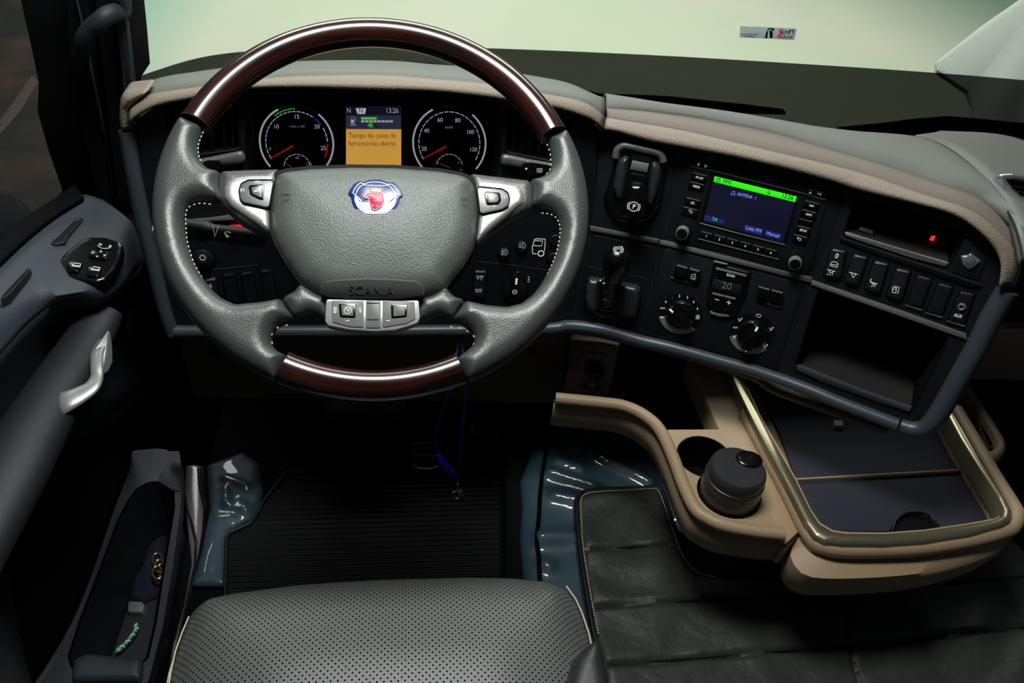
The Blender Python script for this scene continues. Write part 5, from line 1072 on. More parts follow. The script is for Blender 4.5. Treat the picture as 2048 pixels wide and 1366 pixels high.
for pts, DT in zip((z(9, 262, 282, 300, 250, 400, 150, 440, 142, 428, 160, 350, 245, 340, 270, 290, 284), z(9, 0, 572, 20, 545, 90, 470, 150, 408, 160, 412, 140, 440, 50, 545, 5, 572)), (hz(.651), hz(.656))):
    put('air_slot', ring(DT, pts, [(a+(sum(p[0] for p in pts)/len(pts)-a)*.12, c+(sum(p[1] for p in pts)/len(pts)-c)*.12) for a, c in pts], -.006, .002, .002), 'doordark', door, 40)
    put('slot_grille', slab(DT, pts, -.006, .0005, .002), 'seam', door)
SW = Pl(P3(175, 525, .632), hz(0).n+V((.12, -.20, 0)), (1, 0, 0))
sp = put('switch_panel', puff(SW, pp(SW, z(9, 275, 452, 300, 410, 350, 350, 430, 285, 480, 268, 560, 270, 640, 295, 652, 315, 640, 380, 610, 440, 560, 495, 515, 510, 400, 492, 300, 470), .003), .004, .006, .004, base=.004, skirt=.012), 'gloss', door, 60)
for pts in (z(9, 350, 380, 380, 372, 432, 382, 408, 430, 350, 420), z(9, 455, 405, 480, 396, 532, 404, 515, 455, 450, 445), z(9, 470, 320, 500, 308, 570, 318, 562, 362, 460, 346), z(9, 505, 275, 590, 285, 585, 308, 545, 312, 508, 300)):
    put('button', slab(SW, pts, .008, .015, .003, .0015), 'gloss', door, 40)
b = NB()
for dx, dy in ((0, 0), (101, 20)): stroke(b, SW, z(9, 376+dx, 398+dy, 392+dx, 382+dy, 424+dx, 388+dy, 420+dx, 404+dy), .9, .0156, True); stroke(b, SW, z(9, 382+dx, 394+dy, 420+dx, 398+dy), .7, .0156)
for p_ in ((524, 326, 530, 316, 536, 326), (480, 330, 490, 326, 490, 334), (546, 338, 556, 342, 546, 348), (504, 346, 510, 352, 516, 347)): stroke(b, SW, z(9, *p_), .7, .0156, True)
stroke(b, SW, z(9, 524, 280, 534, 284, 530, 292, 522, 288), .7, .0156, True); stroke(b, SW, z(9, 574, 290, 584, 292, 582, 300, 574, 298), .7, .0156, True); stroke(b, SW, z(9, 512, 290, 530, 304, 560, 306, 582, 298), .5, .0156, sm=4)
put('symbols', b, 'white', door)
# armrest bar
ap = [P3(205, 625, .555), P3(170, 690, .54), P3(120, 770, .53), P3(65, 865, .52), P3(5, 975, .51), P3(-70, 1110, .50), P3(-140, 1240, .5)]
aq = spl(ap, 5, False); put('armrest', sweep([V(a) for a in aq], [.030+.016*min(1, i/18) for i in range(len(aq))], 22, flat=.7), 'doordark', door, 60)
put('armrest_head', puff(Pl(P3(165, 620, .56), (.1, -.2, 1)), pp(Pl(P3(165, 620, .56), (.1, -.2, 1)), z(9, 305, 610, 340, 575, 400, 552, 500, 552, 545, 572, 552, 620, 520, 700, 400, 700, 340, 650, 318, 660), .004), .012, .014, .004, skirt=.06), 'doordark', door, 60)
HPp = Pl(P3(205, 745, .53), (.55, -.35, .75), (1, 0, 0))
dh = put('handle_plate', slab(HPp, z(9, 500, 830, 568, 735, 582, 745, 592, 830, 594, 900, 572, 950, 535, 975, 525, 900), .010, .020, .004, .002), 'silver_dark', door, 40); dh['label'] = 'satin grey plate of the door release'
hl = [HPp.at(x, y, h_) for (x, y), h_ in zip(z(9, 545, 790, 512, 850, 508, 920, 508, 980, 480, 1035, 420, 1075, 350, 1110, 315, 1128), (.008, .02, .028, .032, .034, .03, .024, .016))]
hn = spl(hl, 5, False); put('release_handle', sweep([V(a) for a in hn], [.008+.012*max(0, (i-len(hn)*.40)/len(hn))*1.6 for i in range(len(hn))], 16, flat=.32), 'silver', door, 60)['label'] = 'curved satin silver release lever'
# pocket
DP = hz(.10)
po = z(10, 715, 110, 850, 100, 968, 112, 985, 240, 975, 420, 930, 760, 880, 1060, 830, 1245, 800, 1366, 200, 1366, 165, 1340, 240, 1270, 300, 1225, 330, 1190, 480, 800, 640, 370, 700, 220)
pi_ = z(10, 745, 320, 800, 290, 845, 284, 930, 325, 934, 420, 910, 560, 870, 800, 830, 1050, 790, 1225, 780, 1240, 520, 1225, 450, 1235, 400, 1290, 380, 1220, 440, 1030, 560, 720, 640, 500, 700, 380)
b = holed(DP, pp(DP, po, .006), [pp(DP, pi_, .006)], -.03, 0); put('pocket_rim', b, 'bluegrey', door, 40)['label'] = 'blue-grey rim of the long door pocket'
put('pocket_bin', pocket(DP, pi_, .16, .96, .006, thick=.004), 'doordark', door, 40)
put('pocket_cover', slab(DP, z(10, 850, 275, 862, 235, 890, 212, 968, 216, 980, 240, 972, 330, 930, 322), -.004, .004, .004, .002), 'bluegrey', door, 40)
put('pocket_divider', puff(DP, pp(DP, z(10, 390, 1300, 410, 1245, 470, 1215, 560, 1222, 780, 1245, 770, 1366, 390, 1366), .004), .012, .012, .005), 'bluegrey', door, 60)
PB2 = hz(-.05)
wt = thing('gold_bracelet', 'small brass-gold bracelet lying on navy cloth in the door pocket', 'bracelet', PB2.at(*z1(10, 845, 750)))
for i, (x, y) in enumerate(((850, 700), (862, 735), (850, 770))): put('ring', sweep([PB2.at(*z1(10, x+26*math.cos(a), y+34*math.sin(a)), .01+.008*i) for a in np.linspace(0, 2*math.pi, 24)[:-1]], .0022, 8, closed=True), 'brass', wt)
put('chain', sweep([PB2.at(*q, .012) for q in z(10, 868, 760, 862, 790, 866, 815, 858, 830)], .0020, 8), 'chrome', wt)
cloth = puff(hz(-.06), pp(hz(-.06), z(10, 790, 640, 880, 545, 905, 560, 900, 700, 880, 900, 780, 940, 700, 920, 720, 800, 770, 760), .004), .02, .014, .005, mod=lambda A: .006*np.sin(A[:, 0]*150)*np.sin(A[:, 1]*90)); tag(put('navy_cloth', cloth, mat('navy_cloth', (16, 20, 44), .9), sharp=80), 'dark navy cloth crumpled in the door pocket', 'cloth')
tag(put('grey_box', slab(hz(-.055), z(10, 690, 920, 770, 925, 782, 950, 770, 985, 690, 980), -.01, .008, .004, .003), 'mark'), 'small grey box under the navy cloth in the door pocket', 'box')
cord = [hz(-.05).at(*q, .004) for q in z(10, 732, 1052, 738, 1075, 715, 1110, 690, 1145, 655, 1175, 632, 1192)]
cdq = thing('braided_cord', 'white and green braided cord in the door pocket', 'cord', cord[-1]); cs_ = [V(a) for a in spl(cord, 6, False)]
for s_ in range(2): put('strand', sweep([p+V((.0022*math.cos(i*1.1+s_*3.14), .0022*math.sin(i*1.1+s_*3.14), .002*math.sin(i*1.1+s_*3.14))) for i, p in enumerate(cs_)], .0022, 8), 'teal' if s_ else 'outwhite', cdq, 60)
# ribbed corner
rb = hz(.30); tag(put('ribbed_bellows', puff(rb, pp(rb, z(10, -200, 600, 0, 640, 15, 800, 40, 1000, 75, 1150, 120, 1290, 150, 1366, 190, 1600, -200, 1600), .01), .05, .03, .008, skirt=.05), 'ribdark', sharp=80), 'black finely ribbed rubber bellows at the lower left corner', 'bellows')
# ================================================================= CAB FLOOR
structure('floor', quadbox([(-.42, .1, 0), (1.7, .1, 0), (1.7, 1.62, 0), (-.42, 1.62, 0)], .05), 'floor')
structure('wall_front', quadbox([(-.46, 1.6, .56), (1.9, 1.6, .56), (1.9, 1.64, .56), (-.46, 1.64, .56)], 1.4), 'mattblack')
structure('wall_front', quadbox([(-.8, 1.6, .25), (-.46, 1.6, .25), (-.46, 1.64, .25), (-.8, 1.64, .25)], 1.1), 'mattblack')
z0 = hz(.012)
sl_ = structure('trim_6', puff(hz(-.01), pp(hz(-.01), z(10, 1005, 205, 1060, 198, 1108, 212, 1114, 430, 1105, 560, 1080, 720, 1050, 880, 1000, 1080, 955, 1220, 930, 1366, 900, 1366, 930, 1180, 990, 960, 1030, 740, 1010, 500, 1000, 330), .004), .015, .016, .005, mod=lambda A: 0*A[:, 0]), mat('sill_plate', (150, 140, 146), .3, metal=.4)); sl_['label'] = 'shiny pale sill plate at the door opening'
for k in range(3): structure('trim_7', sweep([hz(.008).at(*q) for q in z(10, 1068+k*14, 205, 1075+k*13, 300, 1098+k*6, 400, 1112, 440)], .0016, 8), 'seam')
for k in range(2): structure('trim_7', sweep([hz(.008).at(*q) for q in z(10, 1002, 380+k*20, 1030+k*8, 500, 1052+k*10, 600, 1050+k*8, 720, 1000+k*8, 960, 950, 1180)], .0012, 8), 'seam')
# left sheet of clear plastic
def ridges(pl, segs, hh, wd, base=None):
    S = [(np.array(pl.px2(*a)), np.array(pl.px2(*b_)), k) for a, b_, k in segs]
    def f(A):
        out = np.zeros(len(A))
        for a, b_, k in S:
            d = b_-a; t = np.clip(((A-a)@d)/(d@d), 0, 1); r = np.sqrt(((A-a-t[:, None]*d)**2).sum(1)); out += k*hh*np.exp(-(r/wd)**2)
        if base is not None: out += base(A)
        return out
    return f
wav = lambda A: .0012*np.sin(A[:, 0]*40+3*np.sin(A[:, 1]*21))+.0010*np.sin(A[:, 1]*50+2.5*np.sin(A[:, 0]*33))
L1 = hz(.010)
tag(put('plastic_sheet', puff(L1, pp(L1, z(11, 140, 770, 330, 700, 420, 760, 440, 900, 410, 1010, 380, 1050, 270, 1110, 245, 1180, 240, 1400, 60, 1400, 120, 1200, 160, 1000), .006), .02, .010, .005, mod=ridges(L1, [(z1(11, 245, 900), z1(11, 250, 985), 1), (z1(11, 250, 985), z1(11, 350, 1022), 1), (z1(11, 310, 970), z1(11, 390, 1015), .8), (z1(11, 240, 850), z1(11, 350, 890), 1), (z1(11, 165, 1058), z1(11, 270, 1050), .6)], .007, .009, wav)), 'sheet', sharp=80), 'clear plastic floor cover by the door sill, left of the ribbed mat', 'plastic sheet')
fm = thing('floor_mat', 'black ribbed rubber mat in the driver footwell', 'floor mat', hz(.005).at(680, 1100))
FMp = z(11, 245, 1140, 262, 1118, 370, 1068, 405, 1020, 440, 950, 560, 800, 1500, 800, 1690, 860, 1690, 1500, 235, 1500)
put('mat', slab(hz(.005), FMp, 0, .012, .01, .003), 'ribmat', fm, 40)
put('mat_border', sweep([V(hz(.018).w(q)) for q in pp(hz(.018), FMp, .012)], .004, 8, closed=True), 'black', fm, 60)
# tunnel with plastic cover
TZ = hz(.13)
structure('floor', slab(TZ, [(1010, 850), (1075, 800), (1500, 780), (2300, 780), (2500, 1700), (1010, 1700), (1010, 1100)], -.14, -.012, .02, .01), 'floor')
segs = [(z1(12, 300, 290), z1(12, 670, 482), 1.4), (z1(12, 220, 440), z1(12, 420, 500), 1.6), (z1(12, 250, 385), z1(12, 360, 420), 1.2), (z1(12, 280, 190), z1(12, 400, 240), 1.3), (z1(12, 400, 240), z1(12, 355, 280), 1), (z1(12, 245, 540), z1(12, 340, 565), 1.4), (z1(12, 180, 720), z1(12, 335, 712), 1), (z1(12, 180, 745), z1(12, 335, 740), .9), (z1(12, 790, 640), z1(12, 900, 690), .8), (z1(12, 195, 850), z1(12, 215, 860), 1.4)]
tag(put('plastic_sheet', puff(TZ, pp(TZ, z(12, 100, 560, 90, 450, 150, 300, 230, 200, 420, 170, 620, 160, 760, 300, 900, 560, 1100, 700, 1600, 800, 1500, 950, 900, 1000, 480, 1000, 440, 1500, 150, 1500, 90, 700), .01), .03, .018, .006, base=-.008, mod=ridges(TZ, segs, .009, .013, wav)), 'sheet', sharp=80), 'wrinkled clear plastic cover over the engine hump beside the quilted mat', 'plastic sheet')
tag(put('black_cord_edging', sweep([V(a) for a in spl([TZ.at(*q, .016) for q in z(12, 245, 190, 215, 290, 195, 400, 182, 500, 176, 610, 166, 720, 176, 800, 180, 900, 190, 1000)], 5, False)], .0042, 10), 'gloss', sharp=60), 'black welted seam running down the clear plastic cover', 'seam')
# quilted mat
QZ = hz(.172)
QP = [(1153, 1020), (1153, 1003), (1160, 990), (1186, 981), (1290, 976), (1313, 976), (1324, 986), (1330, 1000), (1342, 1035), (1364, 1097), (1374, 1120), (1386, 1137), (1405, 1147), (1430, 1151), (1530, 1156), (1700, 1150), (1850, 1120), (1980, 1090), (2020, 1070), (2140, 1180), (2300, 1500), (2300, 1700), (1260, 1700), (1222, 1450), (1200, 1330), (1178, 1215), (1160, 1100)]
qs = [(z1(12, 350, 768), z1(12, 800, 735), 1), (z1(12, 390, 1022), z1(12, 1300, 965), 1), ((1575, 1188), (2100, 1150), 1), (z1(12, 470, 1287), z1(12, 1352, 1212), 1), ((1600, 1298), (2200, 1240), 1), ((1225, 1450), (2200, 1400), 1), ((1685, 1245), (1730, 1400), .8)]
quilt = thing('quilted_mat', 'black quilted leather mat over the engine hump, right of the driver seat', 'mat', QZ.at(1600, 1300))
bulge = lambda A: .0035*np.sin(A[:, 0]*31+2*np.sin(A[:, 1]*17))*np.sin(A[:, 1]*43+1.5*np.sin(A[:, 0]*23))
put('mat', puff(QZ, pp(QZ, QP, .006), .016, .014, .005, base=-.012, skirt=.012, mod=ridges(QZ, qs, -.010, .0035, bulge)), 'quilt', quilt, 80)
per = [V(QZ.w(q, -.001)) for q in inset(ccw(pp(QZ, QP, .006)), .008)]
i0 = min(range(len(per)), key=lambda i: (per[i]-QZ.at(1168, 1100)).length)
edge = [V(QZ.w(q, .0025)) for q in [QZ.px2(x, y) for x, y in [(1196, 1270), (1182, 1200), (1166, 1100), (1162, 1040), (1161, 1006), (1168, 993), (1188, 987), (1290, 981), (1310, 981), (1320, 992), (1336, 1038), (1358, 1100), (1370, 1124), (1385, 1142), (1403, 1152), (1428, 1157)]]]
put('stitching', stitches([V(a)+V((0, 0, .002)) for a in spl(edge, 5, False)], 130, .0032, .0010), 'stitch', quilt)
for a, b_, k in qs[:6]:
    put('quilt_seam', sweep([QZ.at(a[0]+(b_[0]-a[0])*t, a[1]+(b_[1]-a[1])*t, -.006) for t in np.linspace(0.02, .98, 12)], .0022, 8), 'seam', quilt)
put('piping', sweep([V(a) for a in spl([QZ.at(x, y, -.006) for x, y in [(1200, 1330), (1178, 1215), (1160, 1100), (1153, 1020), (1153, 1003), (1162, 989), (1186, 981), (1290, 976), (1313, 976), (1326, 988), (1342, 1035), (1364, 1097), (1386, 1137), (1405, 1147), (1430, 1152), (1530, 1157)]], 5, False)], .0045, 10), 'black', quilt, 60)
# ================================================================= SEAT
SZ = hz(.455); seat = thing('driver_seat', 'black perforated leather driver seat cushion in front of the steering wheel', 'seat', SZ.at(750, 1350, -.4))
SO = z(19, 20, 560, 42, 440, 70, 350, 105, 270, 140, 205, 180, 160, 230, 132, 330, 108, 600, 72, 800, 56, 1000, 45, 1400, 34, 1600, 38, 1740, 52, 1820, 75, 1870, 112, 1920, 180, 1950, 250, 1975, 340, 2010, 470, 2040, 620, 2060, 1200, 20, 1200, 0, 800)
put('cushion', puff(SZ, pp(SZ, SO, .01), .075, .055, .006, skirt=.07, dome=.01, smooth=25), 'seat', seat, 80)
put('side_bolster', puff(SZ, pp(SZ, [(1128, 1366), (1150, 1340), (1168, 1326), (1185, 1322), (1196, 1345), (1210, 1420), (1225, 1600), (1080, 1600), (1100, 1450)], .004), .02, .035, .005, base=.030, skirt=.10), 'seatside', seat, 80)
for pts, hh, nn_ in ((z(12, 300, 930, 340, 985, 370, 1050, 400, 1140, 420, 1230, 445, 1330, 465, 1400), .012, 46), (z(12, 430, 1215, 455, 1275, 475, 1330, 490, 1390), .006, 24), (z(19, 130, 215, 100, 285, 70, 370, 50, 460, 40, 520), .012, 36), (z(19, 60, 410, 42, 470, 30, 530), .002, 16)):
    put('stitching', stitches([SZ.at(x, y, hh+.004) for x, y in pts], nn_, .0026, .0009), 'stitch', seat)
put('seat_base', slab(hz(.33), [(470, 1330), (1080, 1330), (1150, 1700), (420, 1700)], -.33, .02, .02, .01), 'mattblack', seat, 40)
# ================================================================= CONSOLE WITH CUP HOLDERS
CZ = hz(.40)
con = thing('centre_console', 'beige centre console with a cup holder shelf and a large black-lined tray', 'console', CZ.at(1600, 1000, -.2))
def cput(name, m, bm, sh=40, label=None, par=con):
    o = put(name, bm, m, par, sh)
    if label: o['label'] = label
    return o
c1, c2_ = z1(12, 922, 345), z1(12, 1030, 510)
def circ2(pl, c, rx, n=40, h=0):
    q = pl.px2(*c, h); r = rx*pl.mpp(*c); return [(q[0]+r*math.cos(2*math.pi*i/n), q[1]+r*math.sin(2*math.pi*i/n)) for i in range(n)], r
h1_, r1_ = circ2(CZ, c1, 47); h2_, r2_ = circ2(CZ, c2_, 54)
shelf = pp(CZ, z(12, 752, 224, 990, 223, 1060, 340, 1160, 520, 1260, 668, 1278, 700, 1000, 650, 900, 595, 850, 520, 810, 400), .004)
cput('cup_shelf', 'beige', holed(CZ, shelf, [h1_, h2_], -.03, 0), label='beige shelf with two round cup openings')
for hh_, c, r in ((h1_, c1, r1_), (h2_, c2_, r2_)):
    cput('cup_well', 'gloss', lathe(NB(), CZ.at(*c), (0, 0, 1), [(r+.002, -.001), (r-.001, -.001), (r*.93, -.07), (0, -.07), (0, -.073), (r*.97, -.073), (r+.002, -.004)], 48))
rail = z(12, 250, 82, 290, 86, 450, 102, 560, 118, 650, 160, 720, 225, 778, 345, 825, 470, 880, 580, 940, 625, 1010, 655, 1140, 680, 1278, 695)
rp3 = spl([CZ.at(x, y, .004) for x, y in rail], 6, False)
cput('edge_rail', 'beige', sweep([V(a) for a in rp3], .0100, 16), 60, 'rounded beige rail curving round the cup shelf')
def wallstrip(pl, pts, dz, dx, m, name, th=.006, h=0, label=None):
    top = [V(a) for a in spl([pl.at(x, y, h) for x, y in pts], 6, False)]; bm = NB(); n = len(top); rows = []
    for i, p in enumerate(top):
        d = (top[min(i+1, n-1)]-top[max(i-1, 0)]).normalized(); nn = V((d.y, -d.x, 0)) if dx >= 0 else V((-d.y, d.x, 0)); k = abs(dx)
        rows.append([bm.verts.new(p), bm.verts.new(p+V((0, 0, -dz*.35))+nn*k*.25), bm.verts.new(p+V((0, 0, -dz*.75))-nn*k*.1), bm.verts.new(p+V((0, 0, -dz))-nn*k)])
    for A, B in zip(rows, rows[1:]):
        for k in range(3): bm.faces.new((A[k], A[k+1], B[k+1], B[k]))
    o = cput(name, m, bm, 60, label); s = o.modifiers.new('s', 'SOLIDIFY'); s.thickness = th; s.offset = 0; return o
wallstrip(CZ, [(x-3, y+5) for x, y in rail], .075, .02, 'beige', 'shelf_skirt', h=-.006, label='beige wall under the cup shelf rail')
put_line = sweep([V(a) for a in spl([CZ.at(x-4, y+7, .0) for x, y in rail], 6, False)], .0016, 8); cput('shelf_joint', 'seam', put_line)
# main tray
oT = z(13, 330, -200, 540, 235, 640, 430, 760, 650, 850, 830, 905, 905, 960, 935, 1060, 948, 1280, 950, 1500, 935, 1750, 895, 1930, 845, 1975, 815, 1985, 770, 1960, 715, 1850, 540, 1740, 350, 1650, 200, 1420, -260)
iT = z(13, 400, -200, 600, 240, 690, 400, 800, 595, 880, 760, 930, 835, 1000, 875, 1080, 886, 1280, 888, 1500, 872, 1720, 840, 1880, 812, 1925, 790, 1935, 755, 1905, 690, 1800, 530, 1700, 370, 1630, 240, 1350, -250)
cput('tray_frame', 'champagne', ring(CZ.off(.004), oT, iT, -.02, .013, .010, b=.004), 50, 'pale metallic frame round the tray')
cput('tray_wall', 'beige', pocket(CZ.off(.006), iT, .050, .985, .008, thick=.004), 50)
TM = hz(.362)
tm = z(13, 470, -150, 700, 320, 800, 592, 870, 740, 925, 830, 990, 872, 1080, 882, 1310, 880, 1345, 820, 1400, 785, 1470, 780, 1530, 800, 1590, 862, 1720, 838, 1860, 812, 1872, 770, 1740, 545, 1640, 350, 1380, -150)
cput('tray_mat', 'cloth', slab(TM, tm, -.004, .002, .004), label='black textured lining of the tray')
cput('finger_recess', 'mattblack', slab(TM, z(13, 1315, 886, 1340, 815, 1400, 780, 1470, 775, 1535, 795, 1600, 868, 1480, 884), -.012, -.003, .004))
cput('recess_edge', 'gloss', sweep([V(a) for a in spl([TM.at(*q, .003) for q in z(13, 1325, 878, 1350, 815, 1400, 783, 1470, 778, 1530, 798, 1590, 860)], 5, False)], .0014, 8), 60)
cput('tray_divider', 'beige', slab(TM, z(13, 798, 590, 1738, 537, 1742, 545, 800, 599), 0, .008, .0006), label='thin beige ridge across the tray lining')
cput('usb_plate', 'mark', slab(TM, z(13, 1006, 272, 1055, 275, 1058, 305, 1008, 303), 0, .010, .002))
# sides
lw = z(12, 985, 225, 960, 60, 1040, 60, 1170, 330, 1290, 570, 1352, 680, 1340, 750, 1262, 670, 1160, 520, 1060, 340)
cput('console_side', 'beige', slab(hz(.385), z(13, 380, 330, 200, -70, 400, -80, 530, 235, 640, 440, 760, 670, 860, 860, 820, 890, 735, 965, 640, 800, 480, 520), -.04, .006, .006, .003), label='sloping beige side between cup shelf and tray')
wallstrip(CZ, z(13, 520, 240, 640, 455, 760, 680, 850, 868, 900, 935, 1000, 985, 1200, 998, 1500, 985, 1750, 945, 1930, 895, 1990, 850, 2000, 800), .045, -.004, 'beige', 'tray_rim_wall', .010, .002, 'beige band below the tray frame') if 0 else None
rimw = z(13, 520, 240, 640, 462, 760, 690, 845, 862, 890, 930, 940, 965, 1050, 985, 1280, 985, 1500, 972, 1750, 932, 1930, 885, 1985, 852, 2003, 800, 1990, 755, 1880, 580, 1770, 390, 1670, 220)
cput('tray_rim', 'beige', sweep([V(a) for a in spl([CZ.at(x, y, -.004) for x, y in rimw], 5, False)], .0115, 16, flat=1.1), 60, 'rounded beige rim around the tray frame')
LB = hz(.345)
body = z(13, 812, 893, 735, 960, 655, 1100, 672, 1170, 740, 1210, 900, 1235, 1150, 1228, 1400, 1195, 1650, 1140, 1850, 1060, 1950, 970, 1990, 880, 1900, 650, 1750, 400, 1000, 300, 700, 600)
def lower_body():
    bm = NB(); T0 = ccw(pp(hz(.385), z(13, 812, 900, 850, 930, 900, 985, 980, 1018, 1200, 1024, 1500, 1008, 1750, 968, 1900, 925, 1985, 880, 1995, 800, 1640, 200, 1400, -260, 1000, -300, 380, -250, 640, 640), .004, 0, 3)); P_ = hz(.385)
    A = [tuple(a) for a in resamp(T0, 120, True)]; B = [tuple(a) for a in resamp(ccw(pp(P_, z(13, 790, 905, 780, 960, 790, 1020, 850, 1090, 960, 1112, 1200, 1110, 1500, 1085, 1750, 1030, 1930, 960, 1995, 880, 1990, 800, 1640, 200, 1400, -260, 1000, -300, 380, -250, 640, 640), .006, 0, 3)), 120, True)]
    k = min(range(120), key=lambda k: (V(A[0])-V(B[k])).length); B = B[k:]+B[:k]; c = sum((V(a) for a in A), V((0, 0)))/120
    rings = [(A, 0), (B, -.012), ([tuple(c+(V(b)-c)*1.0) for b in B], -.03), ([tuple(c+(V(b)-c)*.97) for b in B], -.07), ([tuple(c+(V(b)-c)*.88) for b in B], -.11), ([tuple(c+(V(b)-c)*.7) for b in B], -.13)]
    vs = [[bm.verts.new(P_.w(q, h)) for q in r] for r, h in rings]
    for X, Y in zip(vs, vs[1:]):
        for i in range(120): bm.faces.new((X[i], X[(i+1) % 120], Y[(i+1) % 120], Y[i]))
    bm.faces.new(vs[-1][::-1]); return bm
cput('console_body', 'beige', lower_body(), 60, 'brown-beige rounded body under the tray')
cput('body_joint', 'seam', sweep([V(a) for a in spl([hz(.385).at(*q, .002) for q in z(13, 812, 888, 870, 958, 960, 1008, 1080, 1022, 1280, 1024, 1500, 1010, 1750, 968, 1985, 880)], 5, False)], .0022, 8))
cput('body_joint', 'seam', sweep([hz(.387).at(*q, .002) for q in z(13, 812, 888, 775, 925, 735, 965)], .0022, 8))
# leg of console down to the hump
cput('console_foot', 'beige_shaded', slab(hz(.27), z(13, 800, 500, 1800, 480, 1850, 800, 1500, 950, 1000, 960, 820, 800), -.072, 0, .03, .01))
# right cup tray
RC = hz(.36); rt = thing('side_cup_tray', 'beige ring-shaped cup tray poking out right of the console', 'cup tray', RC.at(1950, 850))
oR = z(13, 1690, 40, 1740, 70, 1800, 150, 1890, 280, 1945, 370, 1952, 420, 1935, 455, 1860, 515, 1820, 450, 1740, 300, 1650, 150); iR = z(13, 1700, 105, 1735, 125, 1790, 200, 1865, 315, 1905, 385, 1900, 415, 1880, 430, 1830, 440, 1790, 400, 1720, 280, 1670, 170)
cput('tray_ring', 'beige', ring(RC, oR, iR, -.03, .012, .006, b=.005), 50, par=rt)
cput('tray_step', 'beige', slab(RC, z(13, 1738, 135, 1770, 170, 1790, 260, 1838, 300, 1868, 350, 1872, 400, 1850, 430, 1900, 400, 1860, 300, 1790, 195), -.02, -.004, .003), 50, par=rt)
cput('cup_well', 'gloss', lathe(NB(), RC.at(*z1(13, 1800, 350), -.006), (0, 0, 1), [(.040, 0), (.036, -.05), (0, -.05)], 32), 40, par=rt)
# ashtray cup standing in the front cup opening
q0 = CZ.at(*z1(12, 1030, 510)); ash = thing('ashtray_cup', 'black lidded ashtray cup standing in the front cup holder', 'ashtray', q0-V((0, 0, .069)))
r = r2_*.93
put('body', lathe(NB(), q0, (0, 0, 1), [(0, -.069), (r*.86, -.069), (r*.98, .0), (r*1.0, .020), (r*1.0, .036), (r*.985, .040), (r*.93, .041), (0, .041)], 56), 'satin', ash, 40)
put('lid', lathe(NB(), q0, (0, 0, 1), [(r*.96, .041), (r*.96, .048), (r*.92, .056), (r*.86, .0595), (r*.60, .060), (0, .060)], 56), 'satin', ash, 40)
AZ = Pl(q0+V((0, 0, .0600)), (0, 0, 1)); put('lid_tab', puff(AZ, [(r*.45+r*.45*math.cos(a), r*.30+r*.38*math.sin(a)) for a in np.linspace(0, 2*math.pi, 24)[:-1]], .010, -.005 if 0 else .004, .003, skirt=.001), 'gloss', ash, 60)
# ================================================================= BELOW THE DASHBOARD
KP = face(PA.at(700, 680, -.03), 0, -6)
kp = thing('knee_panel', 'knee panel, beige darkened for shade, under the dashboard behind the steering wheel', 'panel', KP.at(700, 790))
put('panel', slab(KP, [(352, 655), (1146, 650), (1134, 720), (1118, 806), (900, 806), (388, 794), (366, 720)], -.02, 0, .008, .003), 'beige_shaded', kp, 40)
for c in ((430, 705), (1065, 700)): put('screw_cap', lathe(NB(), KP.at(*c), KP.n, [(.009, 0), (.009, .001), (.007, .002), (0, .002)], 24), 'black', kp, 40)
KB = face(PB.at(1180, 720, -.03), 19, 0)
ip = thing('tap_panel', 'brown panel with a round black knob under the trailer brake lever', 'panel', KB.at(1180, 790))
put('panel', slab(KB, z(6, 70, 880, 330, 900, 480, 930, 440, 1100, 380, 1345, 20, 1340, 60, 1100), -.02, 0, .004, .002), 'beige_shaded', ip, 40)
put('inset_panel', slab(KB, z(6, 180, 985, 372, 1005, 330, 1260, 150, 1240), 0, .003, .004, .001), 'beige_shaded', ip, 40)
kc_ = z1(6, 278, 1110); put('socket', lathe(NB(), KB.at(*kc_, .003), KB.n, [(.018, 0), (.018, .003), (.014, .005), (.011, -.0), (0, -.0)], 36), 'mattblack', ip, 40)
put('knob', lathe(NB(), KB.at(*z1(6, 266, 1215), .002), KB.n+V((0, 0, .4)), [(.009, 0), (.010, .014), (.007, .022), (0, .024)], 30), 'gloss', ip, 50)
dp2 = face(PC.at(1500, 800, -.06), 27, -4); 0 and structure('wall_right', slab(dp2, [(1180, 690), (1290, 712), (1560, 790), (1850, 880), (2060, 960), (2060, 1010), (1180, 1010)], -.03, -.02, .004), 'mattblack')
# passenger side behind the dashboard end
PW = yp(1.12)
pw = thing('passenger_dashboard', 'dark passenger side dashboard with an air vent beyond the right end', 'dashboard', PW.at(2040, 700))
put('fascia', slab(PW, [(1960, 400), (2400, 430), (2400, 665), (1930, 655), (1930, 560)], -.03, 0, .01), 'black', pw, 40)
put('lower_panel', slab(PW.off(.02), [(1900, 655), (2400, 668), (2400, 768), (1880, 760)], -.05, 0, .01, .006), 'beige', pw, 40)
wing = [([(1829, 275), (1880, 291), (1930, 324), (1981, 371), (2015, 423), (2036, 474)], .826), ([(1870, 269), (1950, 276), (2010, 300), (2060, 345), (2110, 420), (2150, 480)], .80), ([(1880, 266), (1990, 272), (2060, 290), (2150, 330), (2220, 400), (2260, 470)], .78)]
loft([[hz(zz).at(*q) for q in r_] for r_, zz in wing], 'padtop', 'dash_wing', pw, .008)
VW = face(hz(.825).at(2060, 380), 12, 40)
put('vent_frame', ring(VW, z(8, 1925, 800, 2000, 795, 2200, 830, 2200, 1100, 2060, 960, 2000, 900), z(8, 1950, 830, 2010, 822, 2190, 850, 2170, 1040, 2070, 930, 2020, 880), -.01, .012, .006, b=.004), 'chrome', pw, 50)
put('vent_opening', slab(VW, z(8, 1950, 830, 2010, 822, 2190, 850, 2170, 1040, 2070, 930, 2020, 880), -.012, -.004, .004), 'mattblack', pw)
